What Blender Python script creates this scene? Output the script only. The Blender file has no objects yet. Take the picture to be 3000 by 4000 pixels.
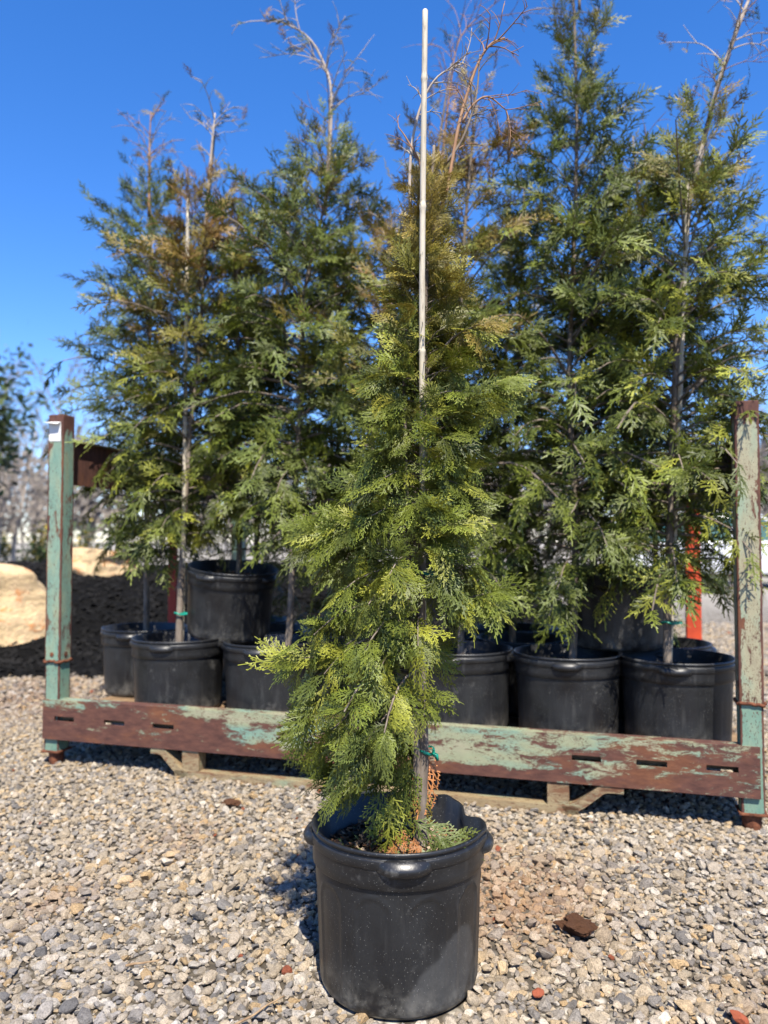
import bpy, bmesh, math, random
import numpy as np
from mathutils import Vector, Matrix, noise as mnoise

random.seed(7); rng = np.random.default_rng(11)
R = math.radians
scene = bpy.context.scene
COL = scene.collection

# ------------------------------------------------------------------ camera, sky, sun, exposure
cam_d = bpy.data.cameras.new('camera'); cam = bpy.data.objects.new('camera', cam_d); COL.objects.link(cam)
cam.location = (0, 0, .91); cam.rotation_euler = (R(90 + 2.195), 0, 0)
cam_d.sensor_fit = 'VERTICAL'; cam_d.sensor_height = 36; cam_d.sensor_width = 27; cam_d.lens = 27
cam_d.clip_start = .05; cam_d.clip_end = 2000
cam_d.dof.use_dof = True; cam_d.dof.focus_distance = 1.62; cam_d.dof.aperture_fstop = 2.9
scene.camera = cam
SUN_EL, SUN_AZ = R(56), R(171)            # azimuth clockwise from +Y: behind the camera, a little to its right
sun_vec = Vector((math.sin(SUN_AZ) * math.cos(SUN_EL), math.cos(SUN_AZ) * math.cos(SUN_EL), math.sin(SUN_EL)))
world = bpy.data.worlds.new('World'); scene.world = world; world.use_nodes = True
wn = world.node_tree; bg = wn.nodes['Background']
sky = wn.nodes.new('ShaderNodeTexSky'); sky.sky_type = 'NISHITA'; sky.sun_disc = False
sky.sun_elevation = SUN_EL; sky.sun_rotation = SUN_AZ; sky.air_density = 1.0; sky.dust_density = 0.3; sky.ozone_density = 2.5; sky.altitude = 200
hs = wn.nodes.new('ShaderNodeHueSaturation'); hs.inputs['Saturation'].default_value = 1.32; hs.inputs['Value'].default_value = 1.0
wn.links.new(sky.outputs[0], hs.inputs['Color']); tint = wn.nodes.new('ShaderNodeMix'); tint.data_type = 'RGBA'; tint.blend_type = 'MULTIPLY'; tint.inputs[0].default_value = 1; tint.inputs[7].default_value = (1.10, 1.10, 1.38, 1)
wn.links.new(hs.outputs[0], tint.inputs[6]); wn.links.new(tint.outputs[2], bg.inputs['Color'])
bg.inputs['Strength'].default_value = .085
sl = bpy.data.lights.new('sun', 'SUN'); sl.energy = 5.0; sl.angle = R(.5); sl.color = (1, .93, .82)
so = bpy.data.objects.new('sun', sl); COL.objects.link(so); so.rotation_euler = sun_vec.to_track_quat('Z', 'Y').to_euler()
vs = scene.view_settings; vs.view_transform = 'Standard'; vs.look = 'None'; vs.gamma = 1; vs.exposure = 1.16; vs.use_curve_mapping = False

# ------------------------------------------------------------------ helpers
def tag(o, label=None, cat=None, group=None, kind=None):
    if label: o['label'] = label
    if cat: o['category'] = cat
    if group: o['group'] = group
    if kind: o['kind'] = kind
    return o
def empty(name, loc=(0, 0, 0), rot=(0, 0, 0), parent=None):
    o = bpy.data.objects.new(name, None); COL.objects.link(o); o.location = loc; o.rotation_euler = rot; o.parent = parent
    o.empty_display_size = .05
    return o
def link(name, me, parent=None, loc=(0, 0, 0), rot=(0, 0, 0)):
    o = bpy.data.objects.new(name, me); COL.objects.link(o); o.parent = parent; o.location = loc; o.rotation_euler = rot
    return o
def mesh_quads(name, V, Q, mat, col=None, smooth=False):
    V = np.ascontiguousarray(V, dtype=np.float32); Q = np.ascontiguousarray(Q, dtype=np.int32)
    me = bpy.data.meshes.new(name); k = Q.shape[1]
    me.vertices.add(len(V)); me.vertices.foreach_set('co', V.ravel())
    me.loops.add(Q.size); me.loops.foreach_set('vertex_index', Q.ravel())
    me.polygons.add(len(Q)); me.polygons.foreach_set('loop_start', np.arange(0, Q.size, k, dtype=np.int32))
    me.polygons.foreach_set('use_smooth', np.full(len(Q), smooth))
    me.update(calc_edges=True)
    if col is not None:
        a = me.color_attributes.new('col', 'FLOAT_COLOR', 'POINT')
        c = np.ones((len(V), 4), np.float32); c[:, :3] = col; a.data.foreach_set('color', c.ravel())
    me.materials.append(mat)
    return me
class MB:
    """collects polygons for one mesh"""
    def __init__(s): s.v = []; s.f = []
    def add(s, V, F):
        b = len(s.v); s.v += [tuple(map(float, q)) for q in V]; s.f += [tuple(i + b for i in f) for f in F]; return s
    def box(s, c, d, rot=None):
        c = np.array(c); h = np.array(d) / 2
        V = np.array([(x, y, z) for x in (-1, 1) for y in (-1, 1) for z in (-1, 1)]) * h
        if rot is not None: V = V @ np.array(rot).T
        return s.add(V + c, [(0, 1, 3, 2), (4, 6, 7, 5), (0, 4, 5, 1), (2, 3, 7, 6), (0, 2, 6, 4), (1, 5, 7, 3)])
    def tube(s, P, r, n=8, cap=True):
        V, F = tube_data(P, r, n, cap); return s.add(V, F)
    def mesh(s, name, mat, bevel=0, smooth=False, seg=2):
        me = bpy.data.meshes.new(name); me.from_pydata(s.v, [], s.f)
        bm = bmesh.new(); bm.from_mesh(me)
        bmesh.ops.recalc_face_normals(bm, faces=bm.faces)
        if bevel: bmesh.ops.bevel(bm, geom=bm.edges[:], offset=bevel, segments=seg, affect='EDGES', profile=.5, clamp_overlap=True)
        bm.to_mesh(me); bm.free()
        if smooth: me.polygons.foreach_set('use_smooth', [True] * len(me.polygons))
        me.materials.append(mat); me.update()
        return me
    def obj(s, name, mat, parent=None, loc=(0, 0, 0), rot=(0, 0, 0), bevel=0, smooth=False, seg=2):
        return link(name, s.mesh(name, mat, bevel, smooth, seg), parent, loc, rot)
def tube_data(P, r, n=8, cap=True):
    P = np.array(P, float); m = len(P); r = np.broadcast_to(np.array(r, float), (m,))
    T = np.gradient(P, axis=0); T /= np.linalg.norm(T, axis=1, keepdims=True) + 1e-9
    a = np.array([0, 1, 0]) if abs(T[0][1]) < .9 else np.array([1, 0, 0])
    V = []; nrm = np.cross(T[0], a)
    for i in range(m):
        nrm = nrm - T[i] * (nrm @ T[i]); nrm /= np.linalg.norm(nrm) + 1e-9; b = np.cross(T[i], nrm)
        th = np.arange(n) * 2 * math.pi / n
        V.append(P[i] + r[i] * (np.cos(th)[:, None] * nrm + np.sin(th)[:, None] * b))
    V = np.concatenate(V)
    F = [(i * n + j, i * n + (j + 1) % n, (i + 1) * n + (j + 1) % n, (i + 1) * n + j) for i in range(m - 1) for j in range(n)]
    if cap: F += [tuple(range(n))[::-1], tuple(range((m - 1) * n, m * n))]
    return V, F
def smooth_line(P, k=6):
    """Catmull-Rom resample"""
    P = np.array(P, float); Q = np.vstack([2 * P[0] - P[1], P, 2 * P[-1] - P[-2]]); out = []
    for i in range(1, len(Q) - 2):
        for t in np.linspace(0, 1, k, endpoint=False):
            a, b, c, d = Q[i - 1:i + 3]
            out.append(.5 * (2 * b + (c - a) * t + (2 * a - 5 * b + 4 * c - d) * t * t + (3 * b - a - 3 * c + d) * t ** 3))
    out.append(P[-1]); return np.array(out)

# ------------------------------------------------------------------ materials
ALB = .76          # all base colours are given for a slightly darker exposure
class NT:
    def __init__(s, name):
        s.m = bpy.data.materials.new(name); s.m.use_nodes = True; s.t = s.m.node_tree; s.b = s.t.nodes['Principled BSDF']; s.out = s.t.nodes['Material Output']
    def n(s, t, **k):
        x = s.t.nodes.new('ShaderNode' + t)
        for a, v in k.items(): setattr(x, a, v)
        return x
    def l(s, a, b): s.t.links.new(a, b)
    def coord(s, kind='Object', scale=(1, 1, 1)):
        c = s.n('TexCoord'); mp = s.n('Mapping'); mp.inputs['Scale'].default_value = scale
        s.l(c.outputs[kind], mp.inputs['Vector']); return mp.outputs[0]
    def noise(s, vec, scale, detail=4, rough=.55, dist=0):
        x = s.n('TexNoise'); x.inputs['Scale'].default_value = scale; x.inputs['Detail'].default_value = detail
        x.inputs['Roughness'].default_value = rough; x.inputs['Distortion'].default_value = dist
        if vec is not None: s.l(vec, x.inputs['Vector'])
        return x.outputs['Fac']
    def ramp(s, fac, stops, interp='LINEAR'):
        x = s.n('ValToRGB'); x.color_ramp.interpolation = interp; e = x.color_ramp.elements
        while len(e) < len(stops): e.new(.5)
        for i, (p, c) in enumerate(stops):
            e[i].position = p; e[i].color = (*c, 1) if len(c) == 3 else c
        s.l(fac, x.inputs[0]); return x.outputs[0]
    def mask(s, fac, a, b):
        x = s.n('MapRange'); x.interpolation_type = 'SMOOTHSTEP'; x.inputs[1].default_value = a; x.inputs[2].default_value = b; s.l(fac, x.inputs[0]); return x.outputs[0]
    def mix(s, fac, a, b, mode='MIX'):
        x = s.n('Mix', data_type='RGBA', blend_type=mode)
        for i, v in ((0, fac), (6, a), (7, b)):
            if hasattr(v, 'default_value') or hasattr(v, 'links'): s.l(v, x.inputs[i])
            elif i == 0: x.inputs[0].default_value = v
            else: x.inputs[i].default_value = (*v, 1)
        return x.outputs[2]
    def math(s, op, a, b=0.):
        x = s.n('Math', operation=op)
        for i, v in ((0, a), (1, b)):
            if hasattr(v, 'links'): s.l(v, x.inputs[i])
            else: x.inputs[i].default_value = v
        return x.outputs[0]
    def bump(s, h, strength=.3, dist=.002):
        x = s.n('Bump'); x.inputs['Strength'].default_value = strength; x.inputs['Distance'].default_value = dist
        s.l(h, x.inputs['Height']); s.l(x.outputs[0], s.b.inputs['Normal'])
    def base(s, c):
        if not hasattr(c, 'links'): c = s.mix(0., c, c)
        s.l(s.mix(1., c, (ALB, ALB, ALB), 'MULTIPLY'), s.b.inputs['Base Color'])
    def rough(s, r, spec=.5):
        if hasattr(r, 'links'): s.l(r, s.b.inputs['Roughness'])
        else: s.b.inputs['Roughness'].default_value = r
        s.b.inputs['Specular IOR Level'].default_value = spec

def mat_simple(name, c1, c2, scale=20, rough=.8, bump=.3, bd=.003, spec=.3, stretch=(1, 1, 1)):
    n = NT(name); v = n.coord('Object', stretch); f = n.noise(v, scale, 6, .6)
    n.base(n.ramp(f, [(.3, c1), (.7, c2)])); n.rough(rough, spec)
    if bump: n.bump(n.noise(v, scale * 2.5, 5), bump, bd)
    return n.m
def mat_foliage(name, transl=.13, rough=.5):
    n = NT(name); a = n.n('VertexColor', layer_name='col')
    v = n.coord('Object'); f = n.noise(v, 60, 3)
    c = n.mix(.35, a.outputs[0], n.mix(f, (.35, .35, .35), (1.5, 1.5, 1.5)), 'MULTIPLY')
    n.base(c); n.rough(rough, .32)
    t = n.n('BsdfTranslucent'); n.l(c, t.inputs[0]); ms = n.n('MixShader'); ms.inputs[0].default_value = transl
    n.l(n.b.outputs[0], ms.inputs[1]); n.l(t.outputs[0], ms.inputs[2]); n.l(ms.outputs[0], n.out.inputs[0])
    return n.m
M = {}
M['foliage'] = mat_foliage('foliage')
M['bark'] = mat_simple('bark', (.10, .075, .055), (.30, .25, .20), 45, .9, .8, .004, .2, (1, 1, .25))
M['twig'] = mat_simple('twig', (.22, .11, .06), (.42, .25, .14), 40, .8, .3, .001, .3, (1, 1, .3))
M['pale_twig'] = mat_simple('pale_twig', (.30, .24, .19), (.52, .45, .38), 40, .85, .3, .001, .3, (1, 1, .3))
M['far_bark'] = mat_simple('far_bark', (.17, .14, .12), (.33, .29, .25), 6, .9, .3, .01, .2)
M['tie'] = mat_simple('tie', (.0, .20, .13), (.01, .30, .20), 30, .4, .2, .001, .5)
def m_pot(name, stain):
    n = NT(name); v = n.coord('Object')
    if not stain:
        oi = n.n('ObjectInfo'); cx = n.n('CombineXYZ'); n.l(oi.outputs['Random'], cx.inputs[0]); n.l(oi.outputs['Random'], cx.inputs[1]); ma = n.n('VectorMath', operation='MULTIPLY_ADD'); n.l(cx.outputs[0], ma.inputs[0]); ma.inputs[1].default_value = (7, 13, 0); n.l(v, ma.inputs[2]); v = ma.outputs[0]
    f = n.noise(v, 9, 5, .6); fine = n.noise(v, 260, 2, .5)
    c = n.ramp(f, [(.3, (.009, .009, .010)), (.75, (.021, .022, .023))])
    streak = n.noise(n.coord('Object', (1, 1, .12)), 38, 4, .6)
    c = n.mix(n.math('MULTIPLY', n.mask(streak, .55, .8), .32), c, (.11, .11, .105))
    sep = n.n('SeparateXYZ'); tc = n.n('TexCoord'); n.l(tc.outputs['Object'], sep.inputs[0])
    low = n.mask(sep.outputs[2], .10, -.005)                       # dried splash dirt near the bottom
    dirt = n.math('MULTIPLY', low, n.mask(n.noise(v, 24, 6, .7), .38, .72))
    c = n.mix(n.math('MULTIPLY', dirt, .8), c, (.20, .19, .165))
    vor = n.n('TexVoronoi'); vor.inputs['Scale'].default_value = 210; n.l(v, vor.inputs['Vector'])
    dots = n.math('MULTIPLY', n.mask(vor.outputs['Distance'], .13, .06), n.mask(n.noise(v, 14, 3), .36, .52))
    c = n.mix(n.math('MULTIPLY', dots, .9), c, (.5, .49, .45))
    scf = n.n('TexNoise'); scf.inputs['Scale'].default_value = 7; scf.inputs['Detail'].default_value = 8; scf.inputs['Roughness'].default_value = .75; n.l(v, scf.inputs['Vector'])
    c = n.mix(n.math('MULTIPLY', n.mask(scf.outputs['Fac'], .60, .70), .4), c, (.22, .215, .20))
    if stain:
        # dried water mark: rounded lobed patch low on the right of the front
        dv = n.n('VectorMath', operation='MULTIPLY_ADD'); nz = n.n('TexNoise'); nz.inputs['Scale'].default_value = 14
        n.l(v, nz.inputs['Vector']); n.l(nz.outputs['Color'], dv.inputs[0]); dv.inputs[1].default_value = (.05, .05, .05); n.l(v, dv.inputs[2])
        def blob(p, r):
            d = n.n('VectorMath', operation='DISTANCE'); n.l(dv.outputs[0], d.inputs[0]); d.inputs[1].default_value = p
            return n.mask(d.outputs['Value'], r + .004, r - .008)
        k = n.math('MAXIMUM', blob((.135, -.085, .135), .052), n.math('MAXIMUM', blob((.115, -.105, .09), .062), blob((.105, -.12, .045), .07)))
        grain = n.ramp(n.noise(v, 180, 4, .7), [(.3, (.085, .088, .09)), (.7, (.13, .132, .13))])
        c = n.mix(n.math('MULTIPLY', k, .34), c, grain)
    n.base(c); n.rough(n.ramp(f, [(.3, (.32,) * 3), (.7, (.5,) * 3)]), .5)
    n.bump(n.math('ADD', n.noise(v, 18, 4), n.math('MULTIPLY', fine, .15)), .25, .004)
    return n.m
M['pot'] = m_pot('pot_plastic', False); M['pot_main'] = m_pot('pot_plastic_stained', True)
def m_soil():
    n = NT('soil'); v = n.coord('Object'); f = n.noise(v, 55, 6, .7)
    n.base(n.ramp(f, [(.35, (.010, .008, .006)), (.55, (.035, .025, .018)), (.72, (.11, .075, .045))])); n.rough(.95, .2)
    n.bump(n.noise(v, 110, 5, .7), 1., .01); return n.m
M['soil'] = m_soil()
def m_paint(name, rust_lo, rust_hi, paint=((.19, .33, .26), (.31, .335, .21), (.36, .335, .23)), rust=((.055, .022, .018), (.13, .055, .038)), edge=None, stretch=(.35, 1, 1), scale=9, seed=0, zr=None, top=None):
    """chipped mint paint over rusty primer; edge = (axis, half width) wears the long edges"""
    n = NT(name); tc = n.n('TexCoord'); mp = n.n('Mapping'); mp.inputs['Scale'].default_value = stretch; mp.inputs['Location'].default_value = (seed * 3.1, seed * 1.7, seed)
    n.l(tc.outputs['Object'], mp.inputs[0]); v = mp.outputs[0]
    big = n.noise(v, scale * .55, 3, .5, .3); f = n.noise(v, scale * 2.6, 10, .78, .5)
    sc = n.noise(v, scale * 9, 4, .6, 2.5)
    h = n.math('ADD', n.math('MULTIPLY', big, .40), n.math('MULTIPLY', f, .60))
    if zr:
        sz = n.n('SeparateXYZ'); n.l(tc.outputs['Object'], sz.inputs[0]); h = n.math('SUBTRACT', h, n.math('MULTIPLY', n.mask(sz.outputs[2], zr[0], zr[1]), .10)); h = n.math('SUBTRACT', h, n.math('MULTIPLY', n.math('ADD', n.mask(sz.outputs[0], 1.2, .5), n.mask(sz.outputs[0], 2.3, 2.62)), .045))
    if top:
        st = n.n('SeparateXYZ'); n.l(tc.outputs['Object'], st.inputs[0]); h = n.math('SUBTRACT', h, n.math('MULTIPLY', n.mask(st.outputs[2], top - .10, top), .22))
    if edge:
        sp = n.n('SeparateXYZ'); n.l(tc.outputs['Object'], sp.inputs[0])
        ev = None
        for ax, hw in edge:
            e = n.mask(n.math('ABSOLUTE', sp.outputs[ax]), hw * .70, hw * 1.0)
            ev = e if ev is None else n.math('MULTIPLY', ev, e)
        h = n.math('SUBTRACT', h, n.math('MULTIPLY', ev, .26))
    h = n.math('SUBTRACT', h, n.math('MULTIPLY', n.mask(sc, .55, .66), .14))
    k = n.mask(h, rust_lo, rust_hi)                                # 1 = paint left
    pc = n.ramp(n.noise(v, scale * .9, 5, .6, .4), [(.34, paint[0]), (.52, paint[1]), (.7, paint[2])])
    pc = n.mix(.25, pc, n.ramp(n.noise(v, 90, 5, .7), [(.3, (.4, .4, .4)), (.7, (1.2, 1.2, 1.2))]), 'MULTIPLY')
    rc = n.mix(n.mask(n.noise(v, scale * .8, 4, .6), .48, .68), n.ramp(n.noise(v, scale * 4, 7, .7), [(.3, rust[0]), (.62, rust[1]), (.8, (.24, .085, .035))]), n.ramp(n.noise(v, scale * 5, 6, .7), [(.3, (.10, .035, .018)), (.7, (.21, .085, .04))]))
    n.base(n.mix(k, rc, pc)); n.rough(n.ramp(k, [(0, (.8,) * 3), (1, (.5,) * 3)]), .35)
    n.bump(n.math('ADD', n.math('MULTIPLY', k, .5), n.math('MULTIPLY', f, .5)), .45, .002)
    return n.m
M['beam'] = m_paint('beam_paint', .474, .512, stretch=(.32, 1, 1), scale=15, seed=2, zr=(.175, .115))
M['post_green'] = m_paint('post_mint_paint', .425, .45, ((.17, .30, .235), (.23, .34, .25), (.33, .345, .21)), edge=((0, .0365), (1, .0365)), stretch=(1, 1, .4), scale=16, seed=1, top=1.0)
M['post_tan'] = m_paint('post_tan_paint', .432, .456, ((.28, .35, .25), (.36, .34, .22), (.33, .29, .19)), edge=((0, .0365), (1, .0365)), stretch=(1, 1, .4), scale=16, seed=5, top=.96)
M['lower_post'] = m_paint('lower_post_paint', .40, .43, ((.13, .26, .20), (.20, .31, .23), (.32, .34, .22)), edge=((0, .0345), (1, .0345)), stretch=(1, 1, .4), scale=11, seed=8)
M['runner'] = m_paint('runner_paint', .40, .50, ((.26, .38, .26), (.33, .26, .15), (.30, .22, .12)), rust=((.09, .045, .025), (.20, .10, .05)), stretch=(.3, 1, 1), scale=10, seed=3)
M['rust'] = mat_simple('rust', (.06, .022, .014), (.24, .09, .045), 45, .9, .6, .003, .2)
M['orange_paint'] = mat_simple('orange_paint', (.40, .045, .015), (.62, .08, .025), 14, .5, .1, .001, .4)
M['red_paint'] = mat_simple('red_paint', (.42, .035, .02), (.55, .06, .03), 8, .55, .1, .001, .4)
M['deck'] = mat_simple('deck', (.10, .06, .035), (.33, .22, .12), 14, .9, .5, .004, .2)
M['paper'] = mat_simple('paper', (.74, .73, .70), (.82, .81, .78), 12, .7, .1, .001, .3)
def m_cane():
    n = NT('bamboo'); v = n.coord('Object', (1, 1, .05)); f = n.noise(v, 240, 5, .7); g = n.noise(n.coord('Object', (1, 1, .3)), 12, 4)
    c = n.mix(n.mask(f, .5, .75), n.ramp(g, [(.3, (.50, .44, .33)), (.7, (.68, .61, .48))]), (.24, .19, .13))
    n.base(c); n.rough(.6, .35); n.bump(f, .3, .001); return n.m
M['cane'] = m_cane()
def m_stone(name):
    n = NT(name); a = n.n('Attribute', attribute_type='INSTANCER', attribute_name='scol')
    v = n.coord('Object', (1, 1, 1)); oi = n.n('ObjectInfo'); off = n.n('VectorMath', operation='MULTIPLY_ADD')
    cx = n.n('CombineXYZ'); n.l(oi.outputs['Random'], cx.inputs[0]); n.l(oi.outputs['Random'], cx.inputs[2]); n.l(cx.outputs[0], off.inputs[0]); off.inputs[1].default_value = (40, 0, 90); n.l(v, off.inputs[2])
    f = n.noise(off.outputs[0], 2.2, 7, .75); g = n.noise(off.outputs[0], 6.5, 5, .75)
    c = n.mix(.75, a.outputs['Color'], n.ramp(f, [(.28, (.45, .43, .40)), (.5, (1, 1, 1)), (.72, (1.35, 1.32, 1.25))]), 'MULTIPLY')
    c = n.mix(.5, c, n.ramp(g, [(.38, (.25, .24, .23)), (.54, (1.12, 1.12, 1.12))]), 'MULTIPLY')
    n.base(c); n.rough(.88, .25); n.bump(n.math('ADD', f, g), .6, .25); return n.m
M['stone'] = m_stone('gravel_stone')
def m_ground():
    n = NT('ground'); tc = n.n('TexCoord'); v = tc.outputs['Object']
    vo = n.n('TexVoronoi'); vo.inputs['Scale'].default_value = 30; n.l(v, vo.inputs['Vector'])
    c = n.ramp(vo.outputs['Color'], [(.1, (.17, .155, .135)), (.45, (.36, .33, .27)), (.8, (.50, .47, .41)), (1, (.42, .33, .21))])
    edge = n.mask(vo.outputs['Distance'], .55, .25); c = n.mix(edge, (.10, .085, .065), c)
    big = n.noise(v, .35, 4); c = n.mix(.5, c, n.ramp(big, [(.35, (.72, .66, .58)), (.65, (1.12, 1.1, 1.08))]), 'MULTIPLY')
    far = n.noise(v, 1.6, 6, .7); pale = n.ramp(far, [(.3, (.28, .255, .215)), (.7, (.42, .39, .335))])
    sp = n.n('SeparateXYZ'); n.l(v, sp.inputs[0]); n.base(n.mix(n.mask(sp.outputs[1], 7, 14), c, pale))
    n.rough(.92, .2); n.bump(vo.outputs['Distance'], .8, -.02); return n.m
M['ground'] = m_ground()
M['mulch'] = mat_simple('mulch', (.003, .003, .003), (.011, .0105, .010), 30, .95, 1., .03, .08)
M['chip'] = mat_simple('mulch_chip', (.003, .003, .003), (.020, .019, .018), 3, .9, .4, .004, .12)
def m_boulder():
    n = NT('boulder'); v = n.coord('Object'); f = n.noise(v, 3.2, 7, .65, .4); g = n.noise(v, 14, 6, .7)
    c = n.ramp(f, [(.32, (.30, .22, .14)), (.45, (.52, .41, .25)), (.56, (.55, .43, .28)), (.62, (.52, .24, .09)), (.76, (.58, .47, .33))])
    c = n.mix(.5, c, n.ramp(g, [(.3, (.55, .52, .5)), (.6, (1.1, 1.1, 1.1))]), 'MULTIPLY')
    n.base(n.mix(1., c, (1.3, 1.22, 1.1), 'MULTIPLY')); n.rough(.9, .2); n.bump(n.math('ADD', f, n.math('MULTIPLY', g, .4)), .8, .06); return n.m
M['boulder'] = m_boulder()
M['clay'] = mat_simple('clay', (.12, .055, .03), (.30, .15, .085), 45, .95, 1., .008, .1)
M['brick'] = mat_simple('brick_chip', (.28, .07, .035), (.42, .13, .07), 60, .95, .6, .003, .1)
M['dry_twig'] = mat_simple('dry_twig', (.18, .11, .06), (.42, .30, .18), 60, .9, .3, .001, .2)
M['bank'] = mat_simple('red_bank', (.20, .085, .045), (.36, .18, .11), 2, .95, .5, .05, .1)
M['car_paint'] = mat_simple('car_paint', (.74, .75, .76), (.78, .79, .80), 3, .25, 0, 0, .6)
M['car_glass'] = mat_simple('car_glass', (.03, .10, .10), (.05, .16, .16), 3, .08, 0, 0, .8)
M['rubber'] = mat_simple('rubber', (.015, .015, .015), (.03, .03, .03), 20, .8, .2, .002, .3)

# ------------------------------------------------------------------ ground and gravel
def ground():
    V = [(x, y, 0) for y in (-30, 0, 20, 80, 900) for x in (-700, -40, 0, 40, 700)]
    F = [(j * 5 + i, j * 5 + i + 1, j * 5 + i + 6, j * 5 + i + 5) for j in range(4) for i in range(4)]
    o = MB().add(V, F).obj('ground', M['ground']); tag(o, kind='structure')
ground()
# mulch bank at left; run behind rack added to darken gaps between pots
def mound_z(x, y):
    e = 1 / (1 + math.exp((x - 1.45 + .25 * math.sin(y * 1.3)) * 3.0))            # carried on behind the rack, standing in for shade there
    t = min(1, max(0, (y - 4.72 - .22 * math.sin(x * 2.1) - .55 * min(1, max(0, (x + 1.9) / .7))) / 2.6)); t = t * t * (3 - 2 * t)
    b = min(1, max(0, (10.5 - y) / 2.2))
    w = min(1, max(0, (x + 10) / 2.5))
    z = .66 * t * b * e * w
    return z + (.05 * mnoise.noise(Vector((x * 1.4, y * 1.4, 0))) + .035 * mnoise.noise(Vector((x * 5, y * 5, 2)))) * min(1, z * 9)
def rock_mesh(name, mat, sub, cuts, seed, squash=(1, .8, .6), rough=.08, smooth=False, keep=(.55, .85)):
    """angular lump: a sphere clipped by random planes"""
    g = np.random.default_rng(seed); bm = bmesh.new(); bmesh.ops.create_icosphere(bm, subdivisions=sub, radius=1)
    V = np.array([v.co[:] for v in bm.verts])
    for _ in range(cuts):
        d = g.normal(size=3); d /= np.linalg.norm(d); k = g.uniform(*keep)
        e = V @ d - k; V -= np.where(e > 0, e, 0)[:, None] * d * .93
    for i, p in enumerate(V):
        V[i] = p * (1 + rough * (mnoise.noise(Vector(p * 1.7) + Vector((seed, 0, 0))) + .5 * mnoise.noise(Vector(p * 4.1) + Vector((0, seed, 0)))))
    V *= np.array(squash)
    for v, p in zip(bm.verts, V): v.co = p
    me = bpy.data.meshes.new(name); bm.to_mesh(me); bm.free(); me.materials.append(mat)
    if smooth: me.polygons.foreach_set('use_smooth', [True] * len(me.polygons))
    return me
PAL = np.array([(.47, .39, .275), (.44, .375, .285), (.36, .325, .275), (.27, .25, .22), (.58, .52, .42), (.52, .40, .245), (.48, .34, .18), (.19, .18, .165), (.40, .34, .25), (.60, .55, .46)])
PW = np.array([.20, .17, .15, .10, .10, .07, .03, .04, .10, .04]); PW /= PW.sum()
def gravel():
    kinds = bpy.data.collections.new('gravel_stone_kinds')
    for k in range(14):
        g = random.Random(k)
        me = rock_mesh('gravel_stone', M['stone'], 3, g.randint(7, 12), 100 + k, (1, g.uniform(.68, .95), g.uniform(.45, .7)), .12, k % 4 == 0, (.42, .78))
        o = bpy.data.objects.new('gravel_stone', me); kinds.objects.link(o)
    pts = []; sc = []; col = []
    def field(y0, y1, step, smin, smax, zj, keep=1.):
        ys = np.arange(y0, y1, step)
        for y in ys:
            hw = .56 * y + .55
            xs = np.arange(-hw, hw, step); n = len(xs)
            x = xs + rng.uniform(-.5, .5, n) * step; yy = y + rng.uniform(-.5, .5, n) * step
            m = rng.random(n) < keep; x = x[m]; yy = yy[m]; n = len(x)
            # tighter, flatter and finer where wheels and feet have pressed it
            s = smin + (smax - smin) * rng.random(n) ** 2.0
            pts.append(np.stack([x, yy, rng.uniform(-.3, .45, n) * s + zj], 1)); sc.append(s)
    field(.9, 2.3, .0155, .0070, .0165, .002); field(.9, 2.3, .026, .010, .026, .005, .5); field(.9, 2.3, .014, .003, .0065, .007, .35)
    field(2.3, 4.2, .0170, .008, .0155, .002); field(2.3, 4.2, .028, .010, .020, .005, .5)
    field(4.2, 8.5, .031, .015, .026, .004)
    P = np.concatenate(pts); S = np.concatenate(sc); n = len(P)
    # nothing under the big pot, and none inside the rack feet
    d = np.hypot(P[:, 0] - .030, P[:, 1] - 1.64); keep = d > .162
    mulch = np.array([b > 4.7 and mound_z(a, b) > .025 for a, b in P[:, :2].tolist()])
    keep &= ~mulch; P = P[keep]; S = S[keep]; n = len(P)
    C = PAL[rng.choice(len(PAL), n, p=PW)] * rng.uniform(1.02, 1.52, (n, 1))
    # clay-stained patches
    for (cx, cy, rr, amt) in ((.36, 2.02, .20, .75), (.27, 1.95, .14, .6), (.21, 2.35, .12, .6), (-.62, 2.38, .12, .45), (-.83, 1.98, .10, .5), (1.05, 1.70, .12, .6), (.75, 1.55, .10, .35), (-2.1, 4.55, .5, .6), (.62, 1.30, .14, .35)):
        e = np.exp(-((P[:, 0] - cx) ** 2 + ((P[:, 1] - cy) / 1.3) ** 2) / (rr * rr)) * amt * rng.uniform(.1, 1.2, n)
        C = C * (1 - e[:, None]) + np.array((.44, .25, .12)) * e[:, None]
    red = rng.random(n) < .0018; C[red] = (.36, .11, .055)
    # larger-scale drift between grey and tan
    dr = np.array([mnoise.noise(Vector((float(a) * .9, float(b) * .9, 3.3))) for a, b in P[:, :2]])
    C *= np.stack([1.02 + .10 * dr, 1 + .05 * dr, 1.0 - .06 * dr], 1)
    me = bpy.data.meshes.new('gravel'); me.vertices.add(n); me.vertices.foreach_set('co', P.astype(np.float32).ravel())
    a = me.attributes.new('scol', 'FLOAT_COLOR', 'POINT'); a.data.foreach_set('color', np.hstack([C, np.ones((n, 1))]).astype(np.float32).ravel())
    a = me.attributes.new('srot', 'FLOAT_VECTOR', 'POINT'); rot = np.stack([rng.normal(0, .35, n), rng.normal(0, .35, n), rng.uniform(0, 6.283, n)], 1); a.data.foreach_set('vector', rot.astype(np.float32).ravel())
    a = me.attributes.new('ssc', 'FLOAT', 'POINT'); a.data.foreach_set('value', S.astype(np.float32))
    a = me.attributes.new('sidx', 'INT', 'POINT'); a.data.foreach_set('value', rng.integers(0, 14, n).astype(np.int32))
    o = link('gravel', me); tag(o, kind='stuff'); o['label'] = 'loose beige and grey crushed stone covering the yard'; o['category'] = 'gravel'
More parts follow.
